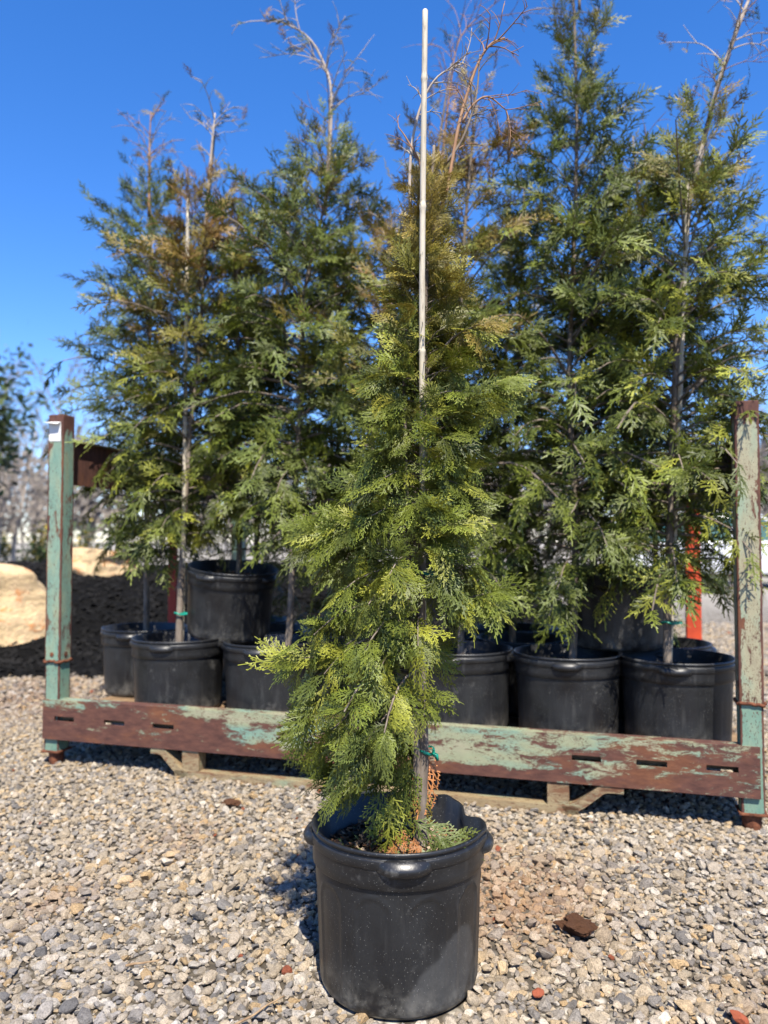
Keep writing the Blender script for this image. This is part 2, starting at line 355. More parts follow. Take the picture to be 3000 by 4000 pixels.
    t = bpy.data.node_groups.new('scatter_stones', 'GeometryNodeTree')
    t.interface.new_socket('Geometry', in_out='INPUT', socket_type='NodeSocketGeometry'); t.interface.new_socket('Geometry', in_out='OUTPUT', socket_type='NodeSocketGeometry')
    gi = t.nodes.new('NodeGroupInput'); go = t.nodes.new('NodeGroupOutput'); ip = t.nodes.new('GeometryNodeInstanceOnPoints'); ci = t.nodes.new('GeometryNodeCollectionInfo')
    ci.inputs['Collection'].default_value = kinds; ci.inputs['Separate Children'].default_value = True; ci.inputs['Reset Children'].default_value = True
    def at(nm, ty):
        x = t.nodes.new('GeometryNodeInputNamedAttribute'); x.data_type = ty; x.inputs['Name'].default_value = nm; return x.outputs['Attribute']
    m2p = t.nodes.new('GeometryNodeMeshToPoints')
    t.links.new(gi.outputs[0], m2p.inputs['Mesh']); t.links.new(m2p.outputs[0], ip.inputs['Points'])
    t.links.new(ci.outputs[0], ip.inputs['Instance']); ip.inputs['Pick Instance'].default_value = True
    e2r = t.nodes.new('FunctionNodeEulerToRotation'); t.links.new(at('srot', 'FLOAT_VECTOR'), e2r.inputs[0]); t.links.new(e2r.outputs[0], ip.inputs['Rotation'])
    t.links.new(at('ssc', 'FLOAT'), ip.inputs['Scale']); t.links.new(at('sidx', 'INT'), ip.inputs['Instance Index'])
    t.links.new(ip.outputs[0], go.inputs[0])
    md = o.modifiers.new('stones', 'NODES'); md.node_group = t
gravel()

def mulch():
    nx, ny = 175, 110; X = np.linspace(-10, 3.0, nx); Y = np.linspace(4.4, 10.6, ny)
    V = [(x, y, mound_z(x, y) - .008 if mound_z(x, y) < .02 else mound_z(x, y)) for y in Y for x in X]
    F = [(j * nx + i, j * nx + i + 1, j * nx + nx + i + 1, j * nx + nx + i) for j in range(ny - 1) for i in range(nx - 1)]
    o = MB().add(V, F).obj('mulch_bank', M['mulch'], smooth=True); tag(o, kind='structure')
    n = 13000; V = []; F = []
    for _ in range(n):
        y = 4.5 + 4.2 * random.random() ** 1.3; x = random.uniform(-.62 * y - .6, 2.2)
        z = mound_z(x, y)
        if z < .012: continue
        l = random.uniform(.012, .04); w = l * random.uniform(.25, .7); h = w * .4
        rm = Matrix.Rotation(random.uniform(0, 6.28), 3, 'Z') @ Matrix.Rotation(random.gauss(0, .5), 3, 'X') @ Matrix.Rotation(random.gauss(0, .4), 3, 'Y')
        b = len(V); V += [tuple(rm @ Vector(p) + Vector((x, y, z + h))) for p in ((-l, -w * .6, -h), (l * .8, -w, -h), (l, w * .7, -h * .5), (-l * .9, w, -h), (-l * .8, -w * .5, h), (l * .7, -w * .7, h * .8), (l * .8, w * .5, h), (-l * .8, w * .8, h * .7))]
        F += [tuple(b + i for i in q) for q in ((4, 5, 6, 7), (0, 1, 5, 4), (1, 2, 6, 5), (2, 3, 7, 6), (3, 0, 4, 7))]
    me = mesh_quads('mulch_chips', np.array(V), np.array(F), M['chip']); o = link('mulch_chips', me)
    tag(o, 'black shredded mulch spread over the bank', 'mulch', kind='stuff')
mulch()
def boulder(seed, loc, size, rot, label):
    me = rock_mesh('boulder', M['boulder'], 5, 11, seed, (1, 1, 1), .16, True)
    o = link('boulder', me, None, loc, rot); o.scale = size; tag(o, label, 'boulder', 'tan boulders on the mulch bank')
boulder(21, (-3.16, 5.75, .34), (.64, .52, .45), (.15, .1, .5), 'large tan boulder at the foot of the dark mulch bank')
boulder(38, (-2.66, 7.3, .66), (.50, .36, .24), (0, .08, .2), 'orange stained tan boulder lying on top of the mulch bank')

# ------------------------------------------------------------------ steel rack
RO = np.array([-1.378, 3.204]); RA = R(-16.07); RU = np.array([math.cos(RA), math.sin(RA)]); RV = np.array([-math.sin(RA), math.cos(RA)])
def rk(u, v, z=0):
    p = RO + u * RU + v * RV; return (p[0], p[1], z)
RL, RD = 2.68, 1.62          # outer length, depth between post centres
rack = empty('steel_stacking_rack', rk(0, 0), (0, 0, RA))
tag(rack, 'long steel stacking rack with chipped mint paint and rust, full of potted evergreens', 'rack')
def slotted_beam(name, v0, z0, z1, slots, mat, parent, out):
    """plate with through slots: a front skin cut round the slots, backed by a channel"""
    mb = MB(); L0, L1 = .0, RL - .012; th = .008; zc = z0 + (z1 - z0) * .53; sh = .0095; x = L0
    def seg(a, b, za, zb): mb.box(((a + b) / 2, v0, (za + zb) / 2), (b - a, th, zb - za))
    for s in slots:
        a, b = s - .047, s + .047
        seg(x, a, z0, z1); seg(a, b, z0, zc - sh); seg(a, b, zc + sh, z1); x = b
    seg(x, L1, z0, z1)
    o = mb.obj(name, mat, parent)
    bm = bmesh.new(); bm.from_mesh(o.data); bmesh.ops.remove_doubles(bm, verts=bm.verts, dist=1e-5)
    sh_ = {}
    for f in bm.faces: sh_.setdefault(tuple(sorted(v.index for v in f.verts)), []).append(f)
    bmesh.ops.delete(bm, geom=[f for fs in sh_.values() if len(fs) > 1 for f in fs], context='FACES')
    bm.to_mesh(o.data); bm.free()
    for k, (za, zb) in enumerate(((z1 - .008, z1 - .001), (z0 + .001, z0 + .008))):
        MB().box(((L0 + L1) / 2, v0 + out * .029, (za + zb) / 2), (L1 - L0 - .002, .05, zb - za)).obj('flange', mat, o)
    return o
ZB0, ZB1 = .108, .268
slotted_beam('front_beam', -.043, ZB0, ZB1, (.103, .337, .556, 2.143, 2.347, 2.558), M['beam'], rack, 1)
slotted_beam('rear_beam', RD + .043, ZB0, ZB1, (.3, .6, 2.1, 2.4), M['beam'], rack, -1)
MB().box((RL / 2, RD / 2, .19), (RL - .02, RD + .02, .016)).obj('deck', M['deck'], rack)
def post(u, v, h, weld, mat, lean=0):
    hw = .0365
    p = MB().box((0, 0, (h + weld) / 2 - weld), (2 * hw, 2 * hw, h - weld)).obj('post', mat, rack, (u, v, weld), (0, lean, 0), bevel=.004)
    MB().box((0, 0, (.055 - weld) / 2), (2 * hw - .004, 2 * hw - .004, weld - .055)).obj('lower_tube', M['lower_post'], p, (0, 0, 0), bevel=.003)
    w = MB()
    for k in range(4):
        a = k * math.pi / 2; n = 9; q = []
        for i in range(n):
            s = -1 + 2 * i / (n - 1); e = hw + .002
            q.append((math.cos(a) * e - math.sin(a) * s * e, math.sin(a) * e + math.cos(a) * s * e, random.uniform(-.004, .004)))
        w.tube(q, .0055, 6)
    w.obj('weld_bead', M['rust'], p, smooth=True)
    f = MB(); f.tube([(0, 0, -.012 ), (0, 0, 0), (0, 0, .018), (0, 0, .05), (0, 0, .062)], [.018, .026, .0295, .0295, .0295], 20); f.obj('foot', M['rust'], p, (0, 0, -weld), smooth=False)
    MB().box((0, 0, .0555), (2 * hw + .012, 2 * hw + .012, .008)).obj('foot_plate', M['rust'], p, (0, 0, -weld), bevel=.002)
    return p
pl = post(.032, 0, 1.435, .420, M['post_green']); pr = post(2.648, 0, 1.360, .398, M['post_tan'])
post(.032, RD, 1.42, .42, M['post_green']); pro = post(2.648, RD, 1.36, .40, M['orange_paint'])
pro['label'] = 'orange painted rear post'
for u, z0, z1, m in ((.032, 1.15, 1.33, M['post_green']), (2.648, 1.085, 1.255, M['post_tan'])):
    MB().box((u, RD / 2, (z0 + z1) / 2), (.010, RD - .075, z1 - z0)).obj('end_plate', m, rack)
    MB().box((u, RD / 2, z1 + .0045), (.05, RD - .075, .007)).obj('end_plate_flange', M['runner'], rack)
for u in (.032, 2.648):
    MB().box((u, RD / 2, .152), (.055, RD - .075, .058)).obj('side_beam', M['lower_post'], rack, bevel=.003)
for v in (-.012, RD + .012):
    for u in (.672, 2.05):
        MB().box((u, v, .066), (.072, .058, .082)).obj('fork_stub', M['runner'], rack, bevel=.003)
    P = smooth_line([(.50, v, .100), (.545, v, .097), (.575, v, .072), (.615, v, .033), (.655, v, .018), (.72, v, .016), (2.00, v, .016), (2.07, v, .018), (2.115, v, .033), (2.165, v, .072), (2.20, v, .097), (2.26, v, .100)], 5)
    mb = MB(); n = len(P); T = np.gradient(P, axis=0); T /= np.linalg.norm(T, axis=1)[:, None]; N = np.stack([-T[:, 2], T[:, 1] * 0, T[:, 0]], 1)
    V = []
    for p, q in zip(P, N):
        for a, b in ((-1, -1), (1, -1), (1, 1), (-1, 1)): V.append(p + np.array((0, a * .031, 0)) + q * b * .014)
    F = [(i * 4 + j, i * 4 + (j + 1) % 4, i * 4 + 4 + (j + 1) % 4, i * 4 + 4 + j) for i in range(n - 1) for j in range(4)] + [(3, 2, 1, 0), tuple(n * 4 - 4 + j for j in range(4))]
    mb.add(V, F).obj('fork_runner', M['runner'], rack)
# folded paper label near the top of the left post
lb = MB(); lb.add([(-.031, -.0385, .905), (.027, -.0385, .903), (.027, -.0385, .983), (-.031, -.0385, .985)], [(0, 1, 2, 3)])
lb.add([(-.031, -.0385, .985), (.027, -.0385, .983), (.024, -.060, .972), (-.040, -.068, .980)], [(0, 1, 2, 3)])
lo = lb.obj('paper_label', M['paper'], pl); lo['label'] = 'white folded paper label'
for s, (x, y, rx) in enumerate(((0, -.0375, 1), (.0375, 0, 0))):     # bolt holes near the weld
    MB().tube([(x, y, .028), (x + (.002 if not rx else 0), y - (.002 if rx else 0), .028)], .009, 14).obj('bolt', M['rust'], pl)

# free-standing red post beside the rack's left end
t = empty('red_post', (-1.17, 4.27, 0)); tag(t, 'red painted steel post standing behind the mint rack, beside the dark mulch', 'post')
MB().box((0, 0, .55), (.045, .03, 1.1)).obj('shaft', M['red_paint'], t, bevel=.003)
MB().box((0, 0, .004), (.12, .12, .008)).obj('base_plate', M['red_paint'], t)

# ------------------------------------------------------------------ pots
def pot_mesh(name, mat, Rt, H, seg, rows, soil, dents=(), arch=12):
    rb = (Rt - .0105) * .955; ru = Rt - .0105
    prof = [(rb * .90, .0), (rb * .955, .004), (rb * .985, .012), (rb, .024)]
    n = rows
    for i in range(1, n + 1): prof.append((rb + (ru - rb) * i / n, .024 + (H - .075 - .024) * i / n))
    zb = H - .075
    c = ru + .0065; L = ru + .0105
    prof += [(ru, zb + .0015), (ru + .0008, zb + .0022), (c - .001, zb + .0028), (c, zb + .0042), (c + .0005, zb + .020), (c + .001, zb + .0405), (c + .0014, zb + .0418), (L - .0008, zb + .0424), (L, zb + .0438),
             (L + .0006, zb + .0585), (L, zb + .0600), (L - .004, zb + .0606), (L - .0046, zb + .0618), (L - .0046, zb + .0655), (L - .0040, zb + .0668), (L - .0008, zb + .0674), (L, zb + .0688), (L - .0004, zb + .0735), (L - .002, zb + .075),
             (L - .0055, zb + .0748), (L - .007, zb + .073), (L - .0085, zb + .045), (ru - .003, zb + .041), (ru - .004, zb + .004), (ru - .0055, soil - .012)]
    V = []; m = len(prof)
    for r, z in prof:
        for j in range(seg):
            th = 2 * math.pi * j / seg; rr = r; zz = z
            if .02 < z < zb + .001 and r < ru + .0005:
                # embossed arched panels
                pa = 2 * math.pi / arch; x = ((th + pa / 2) % pa - pa / 2) * ru; w = pa * ru * .34; top = zb - .016 - w
                d = abs(abs(x) - w) if z < top else abs(math.hypot(x, z - top) - w)
                if z < top + w + .01: rr += .0022 * math.exp(-(d / .0035) ** 2)
                inside = abs(x) < w if z < top else math.hypot(x, z - top) < w
                if inside: rr -= .0012
            for (a0, wa, amt, dz) in dents:
                da = (th - a0 + math.pi) % (2 * math.pi) - math.pi; k = math.exp(-(da / wa) ** 2) * max(0, min(1, (z - zb + .06) / .12)) ** 1.5
                rr += amt * k; zz += dz * k
            rr += .0012 * math.sin(3 * th + 20 * z) * (z / H)
            V.append((rr * math.cos(th), rr * math.sin(th), zz))
    F = [(i * seg + j, i * seg + (j + 1) % seg, (i + 1) * seg + (j + 1) % seg, (i + 1) * seg + j) for i in range(m - 1) for j in range(seg)]
    me = mesh_quads(name, np.array(V), np.array(F), mat, smooth=True)
    bm = bmesh.new(); bm.from_mesh(me); bm.verts.ensure_lookup_table(); bm.faces.new([bm.verts[j] for j in range(seg)][::-1]); bm.to_mesh(me); bm.free()
    return me
def handle_mesh(name, mat, Rt, H, ns=28, nt=12):
    """moulded grip: a hollow lobe bulging from the lip"""
    V = []
    zc = H - .029
    for i in range(ns + 1):
        s = -1 + 2 * i / ns; th = s * .056 / Rt; e = max(0, 1 - abs(s) ** 2.6)
        for k in range(nt + 1):
            a = math.pi * k / nt; up = math.cos(a)
            b = .0215 * e * (math.sin(a) ** .5); zz = zc + (.0155 if up > 0 else .017) * up * (.55 + .45 * e) + .002
            r = Rt - .004 + b * (1 - .35 * max(0, up)); V.append((r * math.sin(th), -r * math.cos(th), zz))
    F = [(i * (nt + 1) + k, (i + 1) * (nt + 1) + k, (i + 1) * (nt + 1) + k + 1, i * (nt + 1) + k + 1) for i in range(ns) for k in range(nt)]
    return mesh_quads(name, np.array(V), np.array(F), mat, smooth=True)
def soil_mesh(name, r, z, bump=.012, seed=0):
    nr, ns = 16, 48; V = [(0, 0, z + .01)]; F = []
    for i in range(1, nr + 1):
        for j in range(ns):
            a = 2 * math.pi * j / ns; q = r * i / nr; x, y = q * math.cos(a), q * math.sin(a)
            V.append((x, y, z + .012 * (1 - i / nr) + bump * (mnoise.noise(Vector((x * 22, y * 22, seed))) + .6 * mnoise.noise(Vector((x * 60, y * 60, seed))))))
    F += [(0, 1 + j, 1 + (j + 1) % ns) for j in range(ns)]
    F += [(1 + i * ns + j, 1 + (i + 1) * ns + j, 1 + (i + 1) * ns + (j + 1) % ns, 1 + i * ns + (j + 1) % ns) for i in range(nr - 1) for j in range(ns)]
    return MB().add(V, F).mesh(name, M['soil'], smooth=True)
def litter(name, r, z, n, seed, big=1.):
    """bark bits and dry scale leaves lying on the potting soil"""
    g = random.Random(seed); V = []; Q = []; C = []
    cols = ((.22, .13, .07), (.34, .17, .08), (.10, .07, .045), (.40, .30, .19), (.05, .04, .03), (.12, .15, .05))
    for _ in range(n):
        q = r * .93 * math.sqrt(g.random()); a = g.uniform(0, 6.283); l = g.uniform(.004, .016) * big; w = l * g.uniform(.15, .5)
        rm = Matrix.Rotation(g.uniform(0, 6.28), 3, 'Z') @ Matrix.Rotation(g.gauss(0, .5), 3, 'X') @ Matrix.Rotation(g.gauss(0, .35), 3, 'Y')
        c = Vector((q * math.cos(a), q * math.sin(a), z + .012 * (1 - q / r) + g.uniform(.004, .013))); b = len(V)
        V += [tuple(rm @ Vector(p) + c) for p in ((-l, -w, 0), (l, -w * .6, .002), (l * .8, w, 0), (-l * .9, w * .8, .003))]; Q.append((b, b + 1, b + 2, b + 3))
        k = g.choice(cols); C += [k] * 4
    return mesh_quads(name, np.array(V), np.array(Q), M['foliage'], np.array(C))
PR, PH, PS = .198, .305, .245                 # rack pots: rim radius, height, soil level
POT = pot_mesh('pot', M['pot'], PR, PH, 96, 18, PS)
HANDLE = handle_mesh('handle', M['pot'], PR, PH, 16, 8)
SOILS = [soil_mesh('soil', PR * .9, PS, .012, k) for k in range(3)]
LITTER = [litter('litter', PR * .88, PS, 260, k) for k in range(3)]

# ------------------------------------------------------------------ arborvitae sprays
def spray_template(seed, npin, nsub, width, L=1.):
    """flat fan of blunt scale-leaf ribbons: axis, pinnae, sub-tips; returns verts, quads, tip factor"""
    g = random.Random(seed); V = []; Q = []; T = []
    def rib(p, d, l, w, t0, t1, taper=.7):
        n = np.array((-d[1], d[0])); b = len(V); e = p + d * l
        for q, t in ((p - n * w * .38, t0), (e - n * w * .5 * taper, t1), (e + n * w * .5 * taper, t1), (p + n * w * .38, t0)): V.append((q[0], q[1])); T.append(t)
        Q.append((b, b + 1, b + 2, b + 3)); return e
    def rot(d, a): c, s = math.cos(a), math.sin(a); return np.array((d[0] * c - d[1] * s, d[0] * s + d[1] * c))
    p = np.array((0., 0.)); d = np.array((1., 0.)); na = npin; curve = g.uniform(-.35, .35) / na
    side = 1
    for i in range(na):
        t = i / (na - 1); d = rot(d, curve + g.gauss(0, .03)); q = rib(p, d, L / na * 1.05, width * (1.25 - .4 * t), .1 + .3 * t, .2 + .4 * t, 1.)
        for sd in (side, -side):
            lp = L * (.50 * (1 - t) ** .75 * min(1, .55 + 2.2 * t) + .07) * g.uniform(.8, 1.15)
            pd = rot(d, sd * g.uniform(.62, .85)); pp = p + d * (L / na * (.15 if sd == side else .6)); m = max(2, int(round(nsub * lp / (.5 * L)))); cv = -sd * g.uniform(.05, .14)
            for k in range(m):
                tt = k / m; last = k == m - 1
                pe = rib(pp, pd, lp / m * 1.06, width * (1.1 - .25 * tt), .25 + .5 * tt, .3 + .6 * tt, .9 if not last else .6)
                if nsub > 2 or k % 2 == 0:
                    for ss in (1, -1):
                        if g.random() < .9:
                            sl_ = lp * (.30 * (1 - tt) + .09) * g.uniform(.7, 1.2); rib(pp + pd * lp / m * (.3 if ss > 0 else .75), rot(pd, ss * g.uniform(.55, .8)), sl_, width * .95, .45, 1., .65)
                pp = pe; pd = rot(pd, cv)
        p = q; side = -side
    rib(p, d, L * .12, width, .6, 1., .6)
    V = np.array(V); z = np.zeros(len(V))
    return np.column_stack([V, z]), np.array(Q), np.array(T)
FINE = [spray_template(k, 9, 4, .026) for k in range(9)]
COARSE = [spray_template(40 + k, 6, 2, .040) for k in range(8)]
def bent(tpl, g):
    V, Q, T = tpl; V = V.copy(); x, y = V[:, 0], V[:, 1]
    V[:, 2] += -g.uniform(.05, .45) * x * x - g.uniform(.0, .9) * y * y + g.uniform(-.35, .35) * x * y + .02 * np.sin(x * 9 + g.uniform(0, 6)) + .012 * np.sin(y * 31 + x * 17)
    return V, Q, T
GREENS = dict((k, tuple(x * k_ for x, k_ in zip(v, (1.16, 1.12, 1.0)))) for k, v in dict(green=(.098, .124, .018), deep=(.056, .074, .013), lime=(.180, .195, .028), blue=(.085, .112, .028), bronze=(.170, .130, .026), brown=(.165, .095, .032), dead=(.36, .155, .06)).items())
def basis(d, roll, upref):
    d = d / (np.linalg.norm(d) + 1e-9); y = np.cross(upref, d)
    if np.linalg.norm(y) < 1e-3: y = np.array((1., 0, 0))
    y /= np.linalg.norm(y); z = np.cross(d, y); c, s = math.cos(roll), math.sin(roll)
    return np.stack([d, y * c + z * s, z * c - y * s], 0)      # rows
def trunk_line(pts, k=5): return smooth_line(pts, k)
def interp_line(P, z): return np.array([np.interp(z, P[:, 2], P[:, i]) for i in range(3)])

def grow(stem, prof, n_br, z_lo, z_hi, tpls, size, tone, g, per=(4, 8), spread=1., elev=(10, 55), top_thin=.78, az_bias=None, flat=.0):
    """branches + spray placements for one crown. prof(z, az) = radius. returns branches [(pts, r)], sprays [(pos, basis, scale, tpl, col, tipcol)]"""
    br = []; sp = []; H = z_hi - z_lo; ga = g.uniform(0, 6.28); UP = np.array((0, 0, 1.))
    for i in range(n_br):
        t = (i + g.random()) / n_br; t = t ** .92; z = z_lo + H * t; az = ga + i * 2.39996 + g.gauss(0, .35)
        L = prof(t, az) * (g.uniform(.66, 1.08) if g.random() > .13 or t > .7 else g.uniform(1.15, 1.5))
        if L < 0: continue
        if L < .03: L = .03
        e = R(min(71, elev[0] + (elev[1] - elev[0]) * t + g.gauss(0, 10))); hd = np.array((math.cos(az), math.sin(az), 0)); o = interp_line(stem, z)
        rise = math.tan(e) * .75; pts = []; m = 7; wig = g.gauss(0, .25)
        side = np.array((-hd[1], hd[0], 0))
        for k in range(m):
            s = k / (m - 1); droop = -(1 - t) * .55 * L * s ** 2.3 * g.uniform(.9, 1.1)
            pts.append(o + hd * L * (s ** .92) + UP * (L * rise * (s - .35 * s * s) + droop) + side * wig * L * s * s * .5)
        pts = np.array(pts); br.append((pts, max(.0016, .010 * L + .0012) * (1.2 - .5 * t)))
        ns = g.randint(*per); ns = max(2, int(ns * min(1.3, L / .2 + .35)))
        if t > top_thin: ns = max(1, int(ns * .5))
        for k in range(ns):
            s = 1. if k == 0 else g.uniform(.25, .98); f = s * (m - 1); a = min(int(f), m - 2); p = pts[a] + (pts[a + 1] - pts[a]) * (f - a); tan = pts[a + 1] - pts[a]; tan = tan / np.linalg.norm(tan)
            sd = side * (1 if k % 2 else -1)
            d = tan * (1. if k == 0 else g.uniform(.45, .9)) + sd * (0 if k == 0 else g.uniform(.3, 1.1)) * spread * (1 - .35 * t) + UP * (g.uniform(-.75, .45) + .70 * t) + np.array((g.gauss(0, .18), g.gauss(0, .18), 0))
            roll = g.gauss(0, .55); nref = hd * g.uniform(.4, 1.1) + UP * g.uniform(.15, .8)
            sc = size * g.uniform(.65, 1.2) * (1 - .45 * max(0, t - .55) / .45) * (1.0 if k else 1.1)
            c, tc = tone(t, az, g)
            sp.append((p, basis(d, roll, nref), sc, g.choice(tpls), c, tc))
    return br, sp
def spray_geo(lst, g, thick=None):
    VV = []; QQ = []; CC = []; b = 0
    for p, B, sc, tpl, c, tc in lst:
        V, Q, T = bent(tpl, g); W = (V * sc) @ B + p
        VV.append(W); QQ.append(Q + b); b += len(V); T = (T ** 2.2)[:, None]; CC.append(np.array(c) * (1 - T) + np.array(tc) * T)
    return np.concatenate(VV), np.concatenate(QQ), np.concatenate(CC)
def tone_fn(base, top, tip=1.35, bronze_at=.6, mixp=.25):
    def f(t, az, g):
        names = list(base); c = np.array(GREENS[g.choice(names)])
        k = min(1, max(0, (t - bronze_at) / .35 + g.gauss(0, .25))); c = c * (1 - k) + np.array(GREENS[g.choice(top)]) * k
        c = c * g.uniform(.65, 1.25); tc = c * tip + np.array((.045, .035, .004)) * g.random() ** 2; return c, tc
    return f
def twig_tree(P, r0, g, n, L, mb, depth=1, sides=5):
    """side twiglets along a bare leader"""
    for i in range(n):
        s = g.uniform(.3, 1.); f = s * (len(P) - 1); a = min(int(f), len(P) - 2); p = P[a] + (P[a + 1] - P[a]) * (f - a); tan = P[a + 1] - P[a]; tan /= np.linalg.norm(tan)
        v = np.array((g.gauss(0, 1), g.gauss(0, 1), g.gauss(0, .5))); v -= tan * (v @ tan); v /= np.linalg.norm(v); l = L * g.uniform(.4, 1.1)
        q = [p, p + (tan * .7 + v * .6) * l * .4, p + (tan * .9 + v * .9) * l * .75 + np.array((0, 0, -.02)) * l, p + (tan * 1. + v * 1.2) * l + np.array((0, 0, -.12)) * l]
        q = smooth_line(q, 3); mb.tube(q, np.linspace(r0, r0 * .45, len(q)), sides, sides > 3)
        if depth: twig_tree(q, r0 * .6, g, 4, L * .42, mb, depth - 1, sides)

# ------------------------------------------------------------------ potted trees in the rack
TREES = [
 # name-key, u, v, z, tilt(x,y), stem [(dx, z_world)...], crown radius, branches, z_lo, base tones, top tones, bronze_at, stake, tie, label
 ('F1', .445, .25, .198, (0, 0), [(0, .541), (.009, .927), (.036, 1.371), (.071, 1.82), (.095, 2.274), (.124, 2.72)], .27, 84, .93, ('green', 'deep', 'lime'), ('bronze', 'brown'), .38, (.02, .01, 2.40), .60, 'potted arborvitae with bronze top, tall cane and green tape tied low on its trunk'),
 ('F2', .876, .25, .198, (0, 0), [(.074, .54), (.093, 1.033), (.123, 1.571), (.132, 1.951), (.217, 2.335), (.238, 2.80)], .30, 90, .96, ('green', 'deep', 'blue'), ('green', 'bronze'), .65, None, None, 'potted arborvitae with a long bare pale leader hooking over at its tip'),
 ('F3', 1.272, .25, .198, (0, 0), [(.027, .54), (.037, 1.236), (.088, 1.863), (.12, 2.25)], .28, 80, .70, ('deep', 'green'), ('brown', 'bronze'), .5, None, None, 'shorter potted arborvitae hidden behind the single pot on the gravel'),
 ('F4', 1.67, .25, .198, (0, 0), [(0, .53), (.013, 1.224), (.005, 1.829), (.038, 2.34), (.07, 2.62)], .29, 86, .72, ('deep', 'green'), ('brown', 'bronze'), .45, None, None, 'potted arborvitae with the brownest top, in the rack behind the single pot'),
 ('F5', 2.07, .25, .198, (0, 0), [(.023, .516), (.038, 1.02), (.028, 1.502), (.052, 1.991), (.071, 2.486), (.068, 2.987), (.068, 3.1)], .30, 104, .72, ('deep', 'green', 'blue'), ('deep', 'bronze'), .7, None, None, 'tall dark green potted arborvitae with a straight pointed top and bare lower trunk'),
 ('F6', 2.449, .25, .198, (0, 0), [(-.032, .516), (-.016, 1.016), (.015, 1.574), (.043, 1.904), (.091, 2.237), (.181, 2.572), (.28, 2.853)], .31, 92, .77, ('green', 'deep', 'lime'), ('bronze', 'green'), .6, (.0, .06, 2.32), .62, 'tall potted arborvitae leaning out past the tan post, its pale leader bare'),
 ('R1', .085, .54, .198, (0, 0), [(.009, .538), (0, 1.298), (.009, 2.044), (-.003, 2.549), (-.001, 2.9)], .31, 88, .86, ('blue', 'deep', 'green'), ('deep', 'blue'), .8, None, None, 'dark blue green potted arborvitae over the rack end beside the mint post'),
 ('R2', .66, .66, .198, (0, 0), [(-.05, .519), (-.03, 1.292), (.056, 2.028), (.113, 2.72)], .28, 60, 1.05, ('deep', 'blue'), ('green', 'deep'), .8, None, None, 'potted arborvitae in the second row, behind the tilted pot'),
 ('R3', 1.07, .63, .198, (0, 0), [(-.058, .532), (-.025, 1.635), (.044, 2.5)], .28, 60, .74, ('deep', 'green'), ('deep', 'bronze'), .7, None, None, 'second row potted arborvitae right of the tree with the hooked leader'),
 ('R4', 1.47, .63, .198, (0, 0), [(-.051, .532), (-.038, 1.612), (.022, 2.542), (.093, 3.05)], .27, 60, .72, ('deep', 'green'), ('brown', 'bronze'), .6, None, None, 'second row potted arborvitae with bare twigs rising behind the bamboo cane'),
 ('R5', 1.87, .63, .198, (0, 0), [(-.048, .545), (-.008, 1.589), (.032, 2.5)], .28, 64, .70, ('blue', 'green'), ('blue', 'green'), .9, None, None, 'pale blue green potted arborvitae in the second row, left of the tall dark one'),
 ('R6', 2.42, .64, .198, (0, 0), [(-.006, .53), (-.029, 1.346), (-.061, 2.092), (-.086, 2.6)], .27, 64, 1.0, ('blue', 'green', 'deep'), ('blue', 'bronze'), .8, None, None, 'second row potted arborvitae with its rim showing in front of the orange post'),
 ('S1', .595, .41, .497, (.12, .09), [(.05, .80), (.035, 1.506), (.031, 2.093), (.052, 2.40)], .25, 56, 1.22, ('deep', 'green'), ('bronze', 'green'), .6, None, None, 'potted arborvitae in the tilted black pot perched on the rims of the pots below'),
 ('S2', 1.46, .45, .500, (0, .03), [(0, .80), (0, 1.687), (-.043, 2.3)], .26, 54, 1.05, ('deep', 'green'), ('brown', 'bronze'), .6, None, None, 'potted arborvitae stacked on other pots in the middle of the rack'),
 ('S3', 2.25, .47, .500, (0, 0), [(.03, .764), (.042, 1.534), (.009, 2.152), (-.009, 2.36)], .27, 60, .90, ('blue', 'green'), ('green', 'blue'), .8, None, None, 'potted arborvitae stacked in shade behind the two right hand pots of the front row'),

 ('B1', .42, 1.02, .198, (0, 0), [(0, .53), (.02, 1.5), (.05, 2.35)], .30, 50, .56, ('deep', 'blue'), ('deep', 'green'), .8, None, None, 'potted arborvitae in the rear row beside the red post'),
 ('B2', .88, 1.02, .198, (0, 0), [(0, .53), (-.02, 1.5), (-.03, 2.5)], .30, 50, .56, ('deep', 'green'), ('deep', 'green'), .8, None, None, 'rear row potted arborvitae behind the tree with the hooked leader'),
 ('B3', 1.33, 1.02, .198, (0, 0), [(0, .53), (.03, 1.5), (.0, 2.6)], .30, 50, .56, ('deep', 'blue'), ('brown', 'deep'), .7, None, None, 'rear row potted arborvitae in deep shade at the middle of the rack'),
 ('B4', 1.78, 1.02, .198, (0, 0), [(0, .53), (-.03, 1.5), (.02, 2.5)], .30, 50, .56, ('deep', 'green'), ('bronze', 'deep'), .7, None, None, 'rear row potted arborvitae behind the pale blue green one'),
 ('B5', 2.18, 1.05, .198, (0, 0), [(0, .53), (-.03, 1.5), (.02, 2.5)], .29, 50, .56, ('deep', 'green', 'blue'), ('green', 'deep'), .8, None, None, 'rear row potted arborvitae left of the orange post'),
]
